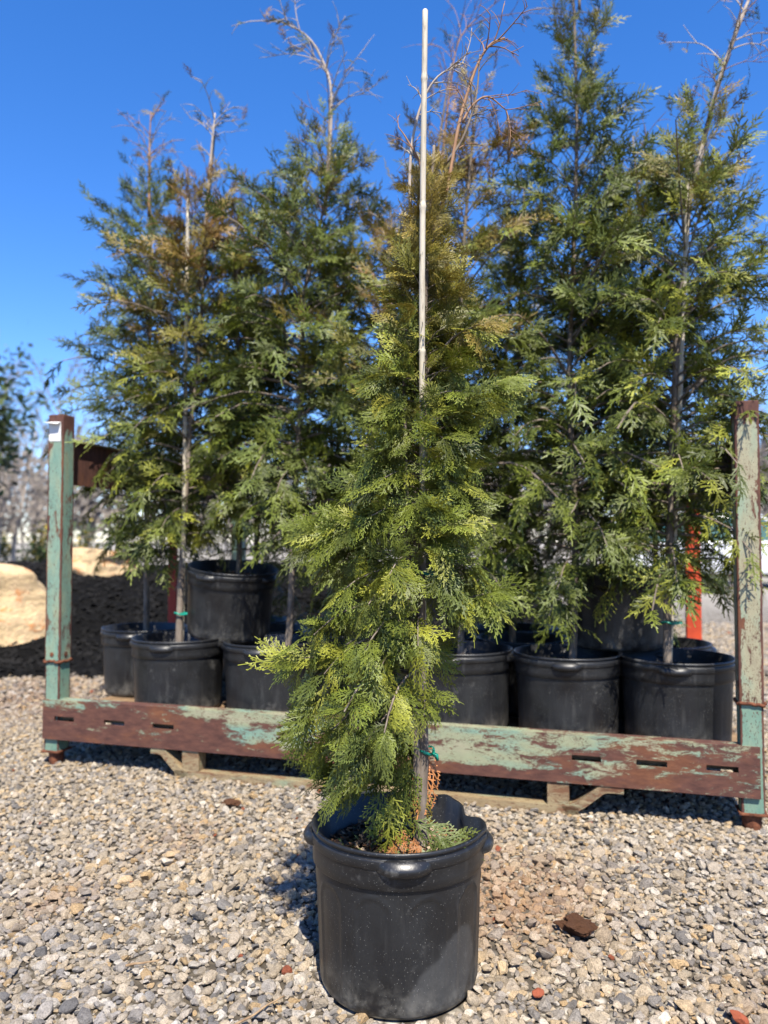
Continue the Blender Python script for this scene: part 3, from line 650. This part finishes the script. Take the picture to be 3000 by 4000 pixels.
def potted(key, u, v, z, tilt, stem, rad, nbr, z_lo, tones, tops, bat, stake, tie, label, idx):
    g = random.Random(500 + idx); x0, y0, _ = rk(u, v)
    t = empty('potted_arborvitae', (x0, y0, z), (tilt[0], tilt[1], 0)); tag(t, label, 'potted tree', 'arborvitae trees standing in the rack')
    a0 = RA + g.uniform(-.15, .25)
    p = link('pot', POT, t, (0, 0, 0), (0, 0, a0))
    for k in range(4): link('handle', HANDLE, p, (0, 0, 0), (0, 0, k * math.pi / 2))
    s = link('soil', SOILS[idx % 3], t, (0, 0, 0), (0, 0, g.uniform(0, 6))); l = link('litter', LITTER[idx % 3], s); tag(l, kind='stuff')
    # crown, built in world axes relative to the pot base (undo the tilt)
    inv = np.array(t.rotation_euler.to_matrix().inverted()); org = np.array((x0, y0, z))
    dy = g.uniform(-.03, .05); pts = [(stem[0][0] * .55, 0, z + PS - .02)] + [(a, dy * (b - .5) + g.gauss(0, .008), b) for a, b in stem]
    P = trunk_line(pts, 5); hh = P[-1][2] - P[0][2]
    mb = MB(); loc = (P - np.array((0, 0, z))) @ inv.T
    mb.tube(loc, .0175 * (1 - np.linspace(0, 1, len(P)) ** .9 * .80) * g.uniform(.9, 1.1), 10); mb.obj('trunk', M['bark'], t, smooth=True)
    z_hi = dict(F1=2.48, F2=2.60, F5=3.00, F6=2.46, R1=2.66, R4=2.92, F4=2.62).get(key, P[-1][2] - .10); spire = .70 if key == 'F5' else 1.
    def prof(tt, az):
        w = rad * (np.interp(tt, [0, .12, .3, .5, .68, .82, 1], [.85, 1.08, 1.18, 1.14, .98 * spire, .68 * spire, .24])); return w * (1 + .12 * math.sin(az * 2 + idx))
    bl, sl_ = grow(P, prof, int(nbr * (1.45 if key in ('F1', 'F2', 'F5', 'F6', 'R1') else (.95 if key[0] == 'B' else .75) if key[0] == 'B' or key in ('R3', 'R4', 'S2', 'F3') else 1.15)), z_lo, z_hi, COARSE, .112, tone_fn(tones, tops, 2.0, bat), g, (5, 8) if key[0] == 'B' else (8, 12), 1., (2 if key[0] == 'B' or key in ('R3', 'R4', 'R5') else 22, 66), .9)
    bm_ = MB()
    for q, r in bl: bm_.tube((smooth_line(q, 1) - np.array((0, 0, z))) @ inv.T, np.linspace(r, r * .4, len(q)), 4, False)
    # fine bare leader twigs at the top
    top = P[int(len(P) * .72):]; tw = MB(); twig_tree(top, .0022, g, 9, .13, tw, 1, 4)
    tw.v = [tuple((np.array(q) - np.array((0, 0, z))) @ inv.T) for q in tw.v]
    tag(bm_.obj('branches', M['bark'], t), kind='stuff'); tag(tw.obj('leader_twigs', M['twig'] if idx % 2 else M['pale_twig'], t), kind='stuff')
    V, Q, C = spray_geo(sl_, g); V = (V - np.array((0, 0, z))) @ inv.T
    c = link('crown', mesh_quads('crown', V, Q, M['foliage'], C), t); tag(c, kind='stuff')
    if stake:
        sx, lean, ht = stake; q = [np.array((sx - .015, .03, z + PS - .05)), np.array((sx + lean, -.04, ht))]; q = np.array([q[0] + (q[1] - q[0]) * k for k in np.linspace(0, 1, 14)])
        MB().tube((q - np.array((0, 0, z))) @ inv.T, [.0085 * (1.12 if k % 4 == 3 else 1) for k in range(14)], 10).obj('cane', M['cane'], t, smooth=True)
    if tie:
        c0 = interp_line(P, tie); n = 18
        MB().tube([(c0[0] + .021 * math.cos(a), c0[1] - .004 + .022 * math.sin(a), tie - z + .004 * math.sin(a * 2)) for a in np.linspace(0, 6.283, n)], .004, 6).obj('tie', M['tie'], t, smooth=True)
        MB().add([(c0[0] + .01, c0[1] - .026, tie - z - .006), (c0[0] + .042, c0[1] - .034, tie - z - .001), (c0[0] + .040, c0[1] - .030, tie - z + .008), (c0[0] + .01, c0[1] - .026, tie - z + .006)], [(0, 1, 2, 3)]).obj('tie_end', M['tie'], t)
    return t, P
BUILT = {}
for i, a in enumerate(TREES): BUILT[a[0]] = potted(*a, i)
# long bare leaders that stick out of the crowd
def leader(key, pts, r, mat, n, L, seed):
    t, P = BUILT[key]; g = random.Random(seed); z = t.location.z; q = smooth_line([(a, b, c - z) for a, b, c in pts], 5); mb = MB(); mb.tube(q, np.linspace(r, r * .3, len(q)), 7)
    twig_tree(q, r * .32, g, n, L, mb, 1); mb.obj('bare_leader', M[mat], t, smooth=True)
    ls = []
    for _ in range(int(n * 2.2)):
        a = np.array(g.choice(mb.v[len(q) * 7:])); d = np.array((g.gauss(0, 1), g.gauss(0, 1), g.gauss(.6, .6))); c = np.array(GREENS[g.choice(('brown', 'bronze', 'deep'))])
        ls.append((a, basis(d, g.gauss(0, 1), np.array((0, -.6, .6))), g.uniform(.035, .075), g.choice(COARSE), c, c * 1.3))
    V, Q, C = spray_geo(ls, g); tag(link('leader_sprays', mesh_quads('leader_sprays', V, Q, M['foliage'], C), t), kind='stuff')
leader('F2', [(.215, .02, 2.3), (.235, .02, 2.60), (.240, .02, 2.84), (.200, .02, 2.98), (.125, .02, 3.09), (-.03, .02, 3.17)], .009, 'pale_twig', 16, .16, 1)
leader('F6', [(.09, .0, 2.22), (.181, 0, 2.572), (.28, 0, 2.853), (.36, 0, 3.0), (.47, 0, 3.05)], .010, 'pale_twig', 18, .20, 2)
leader('F1', [(.095, 0, 2.25), (.12, 0, 2.62), (.135, 0, 2.80)], .009, 'pale_twig', 10, .11, 3)
leader('R1', [(-.003, 0, 2.5), (-.005, 0, 2.8), (.0, 0, 3.02)], .008, 'twig', 10, .15, 4)
leader('R4', [(.05, 0, 2.6), (.09, 0, 2.95), (.14, 0, 3.2), (.30, 0, 3.36)], .006, 'twig', 16, .22, 5)
leader('F5', [(.07, 0, 2.95), (.068, 0, 3.1), (.06, 0, 3.3)], .006, 'bark', 10, .16, 6)

# ------------------------------------------------------------------ the single potted tree in front
def main_tree():
    g = random.Random(91); cx, cy = .030, 1.64; Rt, H, S = .182, .322, .262
    t = empty('potted_arborvitae', (cx, cy, .004)); tag(t, 'single potted arborvitae with a tall bamboo cane, alone on the gravel before the rack', 'potted tree')
    p = link('pot', pot_mesh('pot', M['pot_main'], Rt, H, 220, 44, S, ((R(20), .22, -.024, -.010), (R(52), .10, .005, .004), (R(-12), .12, .004, -.002)), 10), t, (0, 0, 0), (0, 0, 0))
    hm = handle_mesh('handle', M['pot_main'], Rt, H)
    for a in (R(3), R(88), R(183), R(-92)): link('handle', hm, p, (0, 0, -.012 if abs(a - R(88)) < .1 else 0), (0, 0, a))
    s = link('soil', soil_mesh('soil', Rt * .89, S, .016, 9), t); l = link('litter', litter('litter', Rt * .86, S, 650, 77, 1.15), s); tag(l, kind='stuff')
    K = 1.0375
    def zz(z): return .91 + (z - .91) * K
    def P3(px, pz, dy=0.): return np.array((px * K - cx, dy, zz(pz) - .004))
    stem = smooth_line([(.050, -.02, S - .02), P3(.074, .34, -.018), P3(.079, .496, -.018), P3(.074, .706, -.012), P3(.080, .971, -.008), P3(.083, 1.24), P3(.088, 1.512), P3(.10, 1.65), P3(.105, 1.74)], 6)
    MB().tube(stem, np.interp(np.linspace(0, 1, len(stem)), [0, .1, .5, 1], [.020, .0125, .009, .003]), 12).obj('trunk', M['bark'], t, smooth=True)
    # a second stem that forks low down
    st2 = smooth_line([(.040, -.012, S), P3(.066, .44, -.02), P3(.060, .60, -.03), P3(.052, .80, -.03), P3(.045, 1.05, -.02), P3(.04, 1.3, 0)], 5)
    MB().tube(st2, np.linspace(.010, .003, len(st2)), 8).obj('side_stem', M['bark'], t, smooth=True)
    OUT = np.array([(1.677, .037, .061), (1.595, .064, .072), (1.512, .064, .082), (1.43, .112, .100), (1.349, .130, .118), (1.267, .134, .128), (1.186, .134, .135), (1.078, .155, .140), (.998, .224, .134), (.945, .251, .133), (.865, .261, .149), (.785, .261, .176), (.732, .239, .122), (.653, .292, .105), (.601, .285, .089), (.548, .228, .06), (.496, .255, .05), (.444, .222, .045), (.392, .19, .04)])[::-1] * np.array((1, K, K))
    z_lo, z_hi = zz(.49), zz(1.68)
    def prof(tt, az):
        z = (z_lo + (z_hi - z_lo) * tt - .91) / K + .91
        a = np.interp(z, OUT[:, 0], OUT[:, 1]); b = np.interp(z, OUT[:, 0], OUT[:, 2]); c = math.cos(az); side = b if c > 0 else a
        mid = min(.5 * (a + b), .16); w = abs(c) ** 1.2; r = max(.015, (side * w + mid * (1 - w)) * .98 - (.052 if c < 0 else .042) - (.006 if z > 1.25 else 0))
        return -1 if (tt < .10 and c > -.35) or (tt < .28 and c > .3) else r
    def tone(tt, az, g):
        r = g.random(); c = np.array(GREENS['green' if r < .45 else 'lime' if r < .60 else 'deep' if r < .88 else 'blue'])
        k = min(1, max(0, (tt - .60) / .30 + g.gauss(0, .22))); c = c * (1 - k) + np.array(GREENS['bronze']) * k * 1.05
        c = c * g.uniform(.65, 1.2); return c, c * 2.1 + np.array((.07, .058, 0)) * g.random() ** 2
    bl, sl_ = grow(stem, prof, 190, z_lo, z_hi, FINE, .078, tone, g, (11, 15), 1., (6, 62), .93)
    # one long side branch with a fan of bright sprays on the right
    for (e, r0, n, keys) in (((.215, -.03, 1.235), .005, 44, ('lime', 'green', 'green')), ((.170, -.05, 1.36), .004, 14, ('bronze', 'lime')), ((.195, -.03, .80), .004, 32, ('green', 'green', 'lime')), ((-.235, -.02, .655), .005, 40, ('lime', 'green')), ((-.185, -.04, .93), .004, 36, ('lime', 'green', 'green'))):
        o = interp_line(stem, e[2] - (.10 if e[0] > 0 else .02)); e = np.array(e); q = smooth_line([o, o + (e - o) * .5 + np.array((0, 0, .025)), e], 4); bl.append((q, r0)); sd = np.sign(e[0])
        for k in range(n):
            f = g.uniform(.35, 1) * (len(q) - 1); a = min(int(f), len(q) - 2); p = q[a] + (q[a + 1] - q[a]) * (f - a); c = np.array(GREENS[g.choice(keys)]) * g.uniform(.85, 1.25)
            d = np.array((sd * g.uniform(.3, 1), g.gauss(-.15, .5), g.uniform(-.9, .35))); sl_.append((p, basis(d, g.gauss(0, .45), np.array((sd * .2, -.8, .5))), g.uniform(.055, .095), g.choice(FINE), c, c * 1.6))
    for q, r in bl:
        MB().tube(q, np.linspace(r, r * .4, len(q)), 5, False).obj('branch', M['bark'], t, smooth=True)
    for k, q in enumerate(sl_):                                     # foliage parts round the cane where it is tied outside the crown
        p = q[0]; f = (p[2] - .2) / 1.9; cyl = -.10 * f
        if p[2] > 1.18 and abs(p[0] + .5 * q[2] * q[1][0][0] - .062) < .045 and p[1] + .5 * q[2] * q[1][0][1] < cyl + .02: sl_[k] = (p + np.array((0, .075, 0)),) + tuple(q[1:])
    # skirts: drooping sprays over the rim, dead orange ones at the foot
    def one(px, dy, pz, d, sc, key, roll=0.):
        c = np.array(GREENS[key]); return (np.array((px - cx, dy, pz)), basis(np.array(d, float), roll, np.array((0, -1., .2))), sc, g.choice(FINE), c, c * 1.5)
    low = []
    for _ in range(56):
        x = g.uniform(-.17, .06); zt = .385 + .8 * max(0, -x - .02) + g.uniform(0, .16); low.append(one(x, g.uniform(-.07, .05), zt, (g.uniform(-.6, .15) + x * 2, g.uniform(-.4, .1), -g.uniform(.5, 1)), g.uniform(.075, .115), g.choice(('green', 'lime', 'green', 'deep')), g.gauss(0, .5)))
    for (x, dy, zt, d, sc, k) in ((.02, -.07, .39, (-.15, -.3, -.95), .11, 'lime'), (.0, -.05, .37, (.05, -.3, -.9), .09, 'green'), (.06, -.03, .33, (.6, -.35, -.25), .11, 'blue'), (.10, -.05, .30, (.7, -.3, -.1), .09, 'blue'), (.09, -.08, .29, (.3, -.5, .1), .07, 'blue'), (.13, -.03, .285, (.4, -.2, .2), .06, 'green'), (.05, -.02, .45, (.2, -.3, -.8), .09, 'green'), (.07, -.02, .60, (.4, -.3, -.7), .08, 'green')): low.append(one(x, dy, zt, d, sc, k))
    dead = [one(.035, -.06, .325, (-.1, -.3, -1), .06, 'dead'), one(.02, -.08, .30, (-.2, -.3, -1), .05, 'dead'), one(.06, -.07, .31, (.15, -.3, -1), .045, 'dead'), one(.08, -.01, .48, (.15, -.2, -1), .13, 'dead'), one(.075, -.02, .40, (.0, -.3, -1), .10, 'bronze'), one(.12, -.04, .27, (.5, -.3, .1), .05, 'dead')]
    # outermost sprays facing the sun side are single parts, the rest of the crown is one mass
    allp = sl_ + low + dead
    score = [-(q[0][1]) + .6 * abs(q[0][0] - .06) + (.2 if q in () else 0) for q in allp]
    order = np.argsort(score)[::-1]; pick = set(order[:230].tolist()) | set(range(len(sl_), len(allp)))
    for i in sorted(pick):
        V, Q, C = spray_geo([allp[i]], g); link('spray', mesh_quads('spray', V, Q, M['foliage'], C), t)
    V, Q, C = spray_geo([allp[i] for i in range(len(allp)) if i not in pick], g)
    c = link('crown', mesh_quads('crown', V, Q, M['foliage'], C), t); tag(c, kind='stuff')
    # arching bare leaders above the crown
    for j, (pts, r, m, n) in enumerate((([P3(.095, 1.55), P3(.130, 1.64), P3(.158, 1.788), P3(.191, 1.899), P3(.222, 1.955), P3(.255, 1.972)], .0048, 'twig', 8),
                                    ([P3(.128, 1.70), P3(.16, 1.745), P3(.182, 1.80), P3(.196, 1.86), P3(.202, 1.935)], .0036, 'bark', 10),
                                    ([P3(.165, 1.79), P3(.185, 1.825), P3(.218, 1.845), P3(.258, 1.815)], .0032, 'twig', 8),
                                    ([P3(.07, 1.50, .01), P3(.055, 1.62, .01), P3(.058, 1.74, .01), P3(.080, 1.84, .02), P3(.115, 1.90, .02), P3(.17, 1.93, .02)], .0042, 'pale_twig', 12),
                                    ([P3(.07, 1.60), P3(.078, 1.69), P3(.05, 1.75), P3(.03, 1.78)], .003, 'twig', 6))):
        q = smooth_line(pts, 5); mb = MB(); mb.tube(q, np.linspace(r, r * .4, len(q)), 7); twig_tree(q, r * .38, random.Random(j + 3), n, .06, mb, 1); mb.obj('leader_twig', M[m], t, smooth=True)
    # bamboo cane with nodes
    a, b = np.array((.050, .040, S - .06)), P3(.080, 1.962, -.10); zs = np.linspace(0, 1, 61); q = []; rr = []
    nodes = [.11, .27, .44, .615, .78, .925]
    for s in zs: q.append(a + (b - a) * s + np.array((.0025 * math.sin(s * 7), 0, 0))); rr.append((.0070 - .0012 * s))
    for nd in nodes:
        for ds, k in ((-.006, 1.), (-.003, 1.16), (0, 1.24), (.003, 1.05), (.006, .97)):
            s = nd + ds; q.append(a + (b - a) * s + np.array((.0025 * math.sin(s * 7), 0, 0))); rr.append((.0070 - .0012 * s) * k)
    o = np.argsort([w[2] for w in q]); q = np.array(q)[o]; rr = np.array(rr)[o]; q = np.vstack([q, q[-1] + np.array((0, 0, .002))]); rr = np.append(rr, rr[-1] * .75)
    MB().tube(q, rr, 14).obj('cane', M['cane'], t, smooth=True)
    for (x, pz) in ((.087, .845), (.088, .487)):
        c0 = P3(x, pz)
        MB().tube([(c0[0] - .004 + .017 * math.cos(an), -.010 + .020 * math.sin(an), c0[2] + .004 * math.sin(2 * an)) for an in np.linspace(0, 6.283, 20)], .0034, 6).obj('tie', M['tie'], t, smooth=True)
        MB().tube([(c0[0] + .008, -.028, c0[2]), (c0[0] + .017, -.032, c0[2] - .004), (c0[0] + .020, -.032, c0[2] - .014)], [.004, .005, .003], 6).obj('tie_end', M['tie'], t, smooth=True)
main_tree()

# ------------------------------------------------------------------ odds and ends on the gravel
def lump(name, mat, loc, size, seed, rot, label, cat, cuts=9, rough=.35, group=None):
    o = link(name, rock_mesh(name, mat, 4, cuts, seed, (1, 1, 1), rough), None, loc, rot); o.scale = size; tag(o, label, cat, group)
lump('clay_clod', M['clay'], (.448, 1.80, .024), (.046, .032, .018), 5, (.1, -.1, -.75), 'brown crumbly clay clod lying on the gravel right of the single pot', 'clod', 5, .5)
lump('brick_chip', M['brick'], (.305, 1.555, .018), (.014, .011, .009), 6, (.2, .1, .6), 'small red brick chip on the gravel beside the single pot', 'brick chip', 9, .1)
lump('brick_chip', M['brick'], (.665, 1.475, .018), (.018, .011, .009), 7, (.1, .3, -.5), 'red brick chip with one pointed end, by a tan stone, away from the pot', 'brick chip', 8, .1)
lump('clay_clod', M['clay'], (-.52, 2.66, .018), (.032, .018, .012), 9, (0, .1, .3), 'flat brown clay clod on the gravel in front of the fork runner', 'clod', 6, .4)
def twig(loc, az, L, r, label, seed):
    g = random.Random(seed); P = [np.array((0, 0, 0.))]; d = np.array((math.cos(az), math.sin(az), 0))
    for k in range(6): P.append(P[-1] + d * L / 6 + np.array((g.gauss(0, .06), g.gauss(0, .06), g.gauss(0, .02))) * L / 2)
    q = smooth_line(P, 3); q[:, 2] = .5 * q[:, 2]; tag(MB().tube(q, np.linspace(r, r * .5, len(q)), 6).obj('twig', M['dry_twig'], None, loc, smooth=True), label, 'twig')
twig((-.54, 1.64, .024), .35, .07, .003, 'short dry tan twig lying among pale stones', 1)
twig((-.72, 1.42, .026), .2, .12, .004, 'longer dry twig on the gravel left of the pot', 2)
twig((-.30, 1.40, .026), 1.0, .16, .003, 'thin brown twig pointing at the single pot', 3)
twig((.55, 1.62, .024), 1.7, .06, .002, 'fine dark twig on the gravel behind the red brick chip', 4)

# ------------------------------------------------------------------ background
def bare_tree(loc, h, spread, seed, label, bud=(.30, .27, .14), nb=16, dense=1.):
    g = random.Random(seed); t = empty('bare_tree', loc); tag(t, label, 'tree', 'bare trees beyond the yard')
    stem = smooth_line([(0, 0, -.1), (g.gauss(0, .1), 0, h * .3), (g.gauss(0, .2), g.gauss(0, .2), h * .65), (g.gauss(0, .3), 0, h)], 5); r = h * .011
    MB().tube(stem, np.linspace(r, r * .15, len(stem)), 7).obj('trunk', M['far_bark'], t, smooth=True)
    mb = MB(); V = []; Q = []; C = []
    for i in range(nb):
        z = h * g.uniform(.22, .97); o = interp_line(stem, z); az = g.uniform(0, 6.28); L = spread * g.uniform(.5, 1.1) * (1.15 - .75 * z / h)
        d = np.array((math.cos(az), math.sin(az), g.uniform(.7, 1.6))); q = smooth_line([o, o + d * L * .35, o + d * L * .7 + np.array((0, 0, .1 * L)), o + d * L + np.array((0, 0, .25 * L))], 3)
        mb.tube(q, np.linspace(r * .4, r * .1, len(q)), 4, False); twig_tree(q, r * .14, g, 12, L * .55, mb, 0, 3)
        for _ in range(int(46 * dense)):
            p = q[g.randint(3, len(q) - 1)] + np.array((g.gauss(0, .3), g.gauss(0, .3), g.gauss(0, .3))) * L * .5; s = h * g.uniform(.004, .011); a = np.array((g.gauss(0, 1), g.gauss(0, 1), g.gauss(0, 1))); b = np.cross(a, (g.random(), g.random(), 1.)); a *= s / np.linalg.norm(a); b *= s / (np.linalg.norm(b) + 1e-6)
            k = len(V); V += [p - a, p + b * .6, p + a, p - b * .6]; Q.append((k, k + 1, k + 2, k + 3)); c = np.array(bud) * g.uniform(.6, 1.3); C += [c] * 4
    mb.obj('limbs', M['far_bark'], t); c = link('crown', mesh_quads('crown', np.array(V), np.array(Q), M['foliage'], np.array(C)), t)
def leafy(name, loc, rx, rz, n, s, cols, seed, label, cat, trunk=True, group=None):
    g = random.Random(seed); t = empty(name, loc); tag(t, label, cat, group); V = []; Q = []; C = []
    clumps = []
    for _ in range(max(10, n // 120)):
        v = np.array((g.gauss(0, 1), g.gauss(0, 1), g.gauss(0, 1))); v /= np.linalg.norm(v); v *= g.uniform(.45, 1.) ; clumps.append((v * np.array((rx, rx, rz)), g.uniform(.7, 1.3)))
    for _ in range(n):
        c, k = g.choice(clumps); p = c + np.array((g.gauss(0, 1), g.gauss(0, 1), g.gauss(0, .8))) * rx * .22; p[2] = max(p[2], -rz * .98)
        a = np.array((g.gauss(0, 1), g.gauss(0, 1), g.gauss(0, .6))); b = np.cross(a, (g.gauss(0, 1), g.gauss(0, 1), 1.)); l = s * g.uniform(.6, 1.3); a *= l / np.linalg.norm(a); b *= l * .45 / (np.linalg.norm(b) + 1e-6)
        i = len(V); p = p + np.array((0, 0, rz)); V += [p - a, p + b, p + a, p - b]; Q.append((i, i + 1, i + 2, i + 3)); cc = np.array(g.choice(cols)) * k * g.uniform(.8, 1.2); C += [cc] * 4
    zoff = loc[2] if False else 0
    link('crown', mesh_quads('crown', np.array(V) + np.array((0, 0, .6 * rz if trunk else 0)), np.array(Q), M['foliage'], np.array(C)), t)
    mb = MB(); hh = 1.5 * rz if trunk else rz * .9
    mb.tube([(0, 0, -.05), (.02, 0, hh * .5), (0, .03, hh)], [rx * .07, rx * .05, rx * .03], 8)
    for k in range(7):
        a = k * 2.4; mb.tube([(0, 0, hh * (.45 + .07 * k)), (math.cos(a) * rx * .35, math.sin(a) * rx * .35, hh * (.7 + .07 * k)), (math.cos(a) * rx * .6, math.sin(a) * rx * .6, hh * (.85 + .09 * k))], [rx * .03, rx * .02, rx * .01], 5)
    mb.obj('trunk', M['far_bark'], t, smooth=True)
    return t
bt = [(-17.5, 33, 8.2, 'tall bare tree with pale yellow buds left of the rack, tallest of its row'), (-15.2, 36, 8.6, 'bare tree with a round budding top just behind the mint post'), (-20, 38, 7.5, 'bare grey tree far left, thinner than its neighbours'), (-13.0, 40, 8.0, 'bare grey tree rising behind the dark blue green arborvitae'),
      (17.6, 35, 6.6, 'bare grey tree right of the tan post'), (19.5, 38, 7.0, 'bare grey tree farther right beyond the tan post'), (15.0, 37, 6.8, 'bare tree behind the leaning arborvitae and the white car'), (-22, 42, 8, 'bare tree behind the evergreen at the yard edge'), (13, 41, 6.5, 'bare tree behind the rack, next to the white car'), (22, 42, 7.2, 'bare tree farthest to the right of the white car')]
for i, (x, y, h, lb_) in enumerate(bt): bare_tree((x, y, 0), h, h * .33, 60 + i, lb_, (.33, .31, .17) if i < 2 else (.24, .20, .17), 20, 1.0 if i < 2 else .8)
# row of filler wood far behind everything
def far_wood():
    g = random.Random(5); V = []; Q = []; C = []
    for i in range(260):
        x = g.uniform(-75, 75); y = g.uniform(58, 80); h = g.uniform(6, 10); w = .09
        for j in range(9):
            a = len(V); dx = g.gauss(0, .7); z0 = h * .12 * j * .8
            V += [(x - w, y, z0 if j else 0), (x + w, y, z0 if j else 0), (x + dx + w * .3, y + g.gauss(0, .5), z0 + h * .4), (x + dx - w * .3, y, z0 + h * .4)]; Q.append((a, a + 1, a + 2, a + 3)); C += [np.array((.19, .165, .15)) * g.uniform(.7, 1.3)] * 4
        for j in range(90):
            p = np.array((x + g.gauss(0, 1.1), y + g.gauss(0, 1), h * g.uniform(.25, 1.0))); s = g.uniform(.08, .25); a = len(V); V += [p + np.array((-s, 0, -s)), p + np.array((s, 0, -s * .4)), p + np.array((s, .1, s)), p + np.array((-s * .6, .1, s * .8))]; Q.append((a, a + 1, a + 2, a + 3)); C += [np.array((.23, .20, .17)) * g.uniform(.6, 1.3)] * 4
    o = link('far_wood', mesh_quads('far_wood', np.array(V), np.array(Q), M['foliage'], np.array(C))); tag(o, 'distant bare wood along the edge of the yard', 'wood', kind='stuff')
far_wood()
EG = ((.03, .055, .02), (.05, .085, .025), (.02, .04, .018), (.09, .12, .03))
leafy('evergreen_tree', (-8.6, 14.5, 0), 1.75, 2.1, 5200, .10, EG, 3, 'broad dark evergreen tree at the yard edge left of the mulch bank', 'tree')
YG = ((.06, .10, .03), (.09, .14, .035), (.05, .08, .03), (.45, .33, .03))
for i, (x, y, lb_) in enumerate(((-9.2, 17.5, 'low green shrub dotted with yellow flowers, beneath the pale slim trunks'), (-7.7, 18.2, 'low green shrub with yellow flowers nearest the mint post'), (-10.8, 18.8, 'low green shrub left of the pale slim trunks'))):
    leafy('flowering_shrub', (x, y, 0), .85, .62, 2400, .06, YG if i < 2 else YG[:3], 13 + i, lb_, 'shrub', False, 'shrubs beyond the mulch bank')
for i, (x, y, lb_) in enumerate(((-8.55, 17.0, 'slim pale trunked young tree, left one of the pair over the yellow flowers'), (-8.25, 17.1, 'slim pale trunked young tree, right one of the pair over the yellow flowers'))):
    g = random.Random(i); t = empty('young_tree', (x, y, 0)); tag(t, lb_, 'tree', 'pair of slim young trees'); q = smooth_line([(0, 0, -.05), (.03, 0, .9), (.10 + .1 * i, 0, 1.8), (.22 + .2 * i, .1, 3.4)], 5)
    MB().tube(q, np.linspace(.05, .015, len(q)), 8).obj('trunk', M['pale_twig'], t, smooth=True); mb = MB(); twig_tree(q, .008, g, 22, .8, mb, 1); mb.obj('limbs', M['pale_twig'], t)
leafy('evergreen_shrub', (6.9, 16.5, 0), 1.15, 1.15, 3600, .07, EG, 23, 'dark evergreen shrub behind the white car', 'shrub', True)
leafy('evergreen_shrub', (9.6, 20.5, 0), 1.0, .75, 2200, .07, ((.09, .10, .03), (.12, .12, .04), (.06, .08, .03)), 24, 'olive green shrub right of the tan post', 'shrub', False)
leafy('low_shrub', (5.95, 13.6, 0), .75, .16, 1500, .045, ((.05, .08, .02), (.08, .10, .03)), 25, 'low dark green planting in front of the white car', 'shrub', False)
# red earth bank, right
def bank():
    nx, ny = 40, 14; V = []
    for j in range(ny):
        for i in range(nx):
            x = 8.5 + 22 * i / (nx - 1); y = 20 + 4 * j / (ny - 1); s = math.sin(math.pi * j / (ny - 1)) * min(1, i / 4); V.append((x, y, -.02 + s * (.42 + .12 * mnoise.noise(Vector((x, y, 0))))))
    F = [(j * nx + i, j * nx + i + 1, j * nx + nx + i + 1, j * nx + nx + i) for j in range(ny - 1) for i in range(nx - 1)]
    tag(MB().add(V, F).obj('earth_bank', M['bank'], smooth=True), kind='structure')
bank()
def car():
    t = empty('parked_car', (7.05, 15.6, 0), (0, 0, R(-12))); tag(t, 'white parked car with teal tinted glass seen between the orange and tan posts', 'car')
    # side profile along x (front to +x), lofted over the width with tumblehome
    low = [(-2.15, .30), (-2.2, .62), (-2.05, .86), (-1.3, .92), (.75, .92), (1.55, .84), (2.05, .70), (2.15, .48), (2.1, .28)]
    top = [(-1.85, .90), (-1.25, 1.42), (-.2, 1.47), (.35, 1.40), (1.0, .91)]
    def loft(pr, ws, zs):
        n = len(pr); V = []
        for w, k in zip(ws, zs): V += [(x, w, z - k * (z - pr[0][1])) for x, z in pr]
        F = [(i * n + j, i * n + (j + 1) % n, i * n + n + (j + 1) % n, i * n + n + j) for i in range(len(ws) - 1) for j in range(n)]; F += [tuple(range(n))[::-1], tuple((len(ws) - 1) * n + j for j in range(n))]; return V, F
    V, F = loft(low, (-.88, -.84, .84, .88), (.05, 0, 0, .05)); MB().add(V, F).obj('body', M['car_paint'], t, bevel=.05, smooth=True)
    V, F = loft(top, (-.70, -.62, .62, .70), (.25, 0, 0, .25)); cab = MB().add(V, F).obj('cabin', M['car_glass'], t, bevel=.03)
    MB().box((-.5, 0, 1.475), (1.5, 1.2, .04)).obj('roof', M['car_paint'], t, bevel=.018)
    for x in (-1.3, -.15, .78):
        for s in (-1, 1): MB().tube([(x if x != .78 else 1.0, s * .74, .9), (x * .9 if x != .78 else .36, s * .62, 1.44)], .03, 6).obj('pillar', M['car_paint'], t)
    for x in (-1.35, 1.35):
        for s in (-1, 1):
            w = MB().tube([(x, s * .72, .31), (x, s * .90, .31)], .31, 24).obj('wheel', M['rubber'], t); MB().tube([(x, s * .905, .31), (x, s * .915, .31)], .19, 16).obj('rim', M['car_paint'], w)
    for s in (-1, 1): MB().box((2.08, s * .62, .64), (.12, .34, .14)).obj('headlight', M['car_glass'], t, bevel=.03)
car()
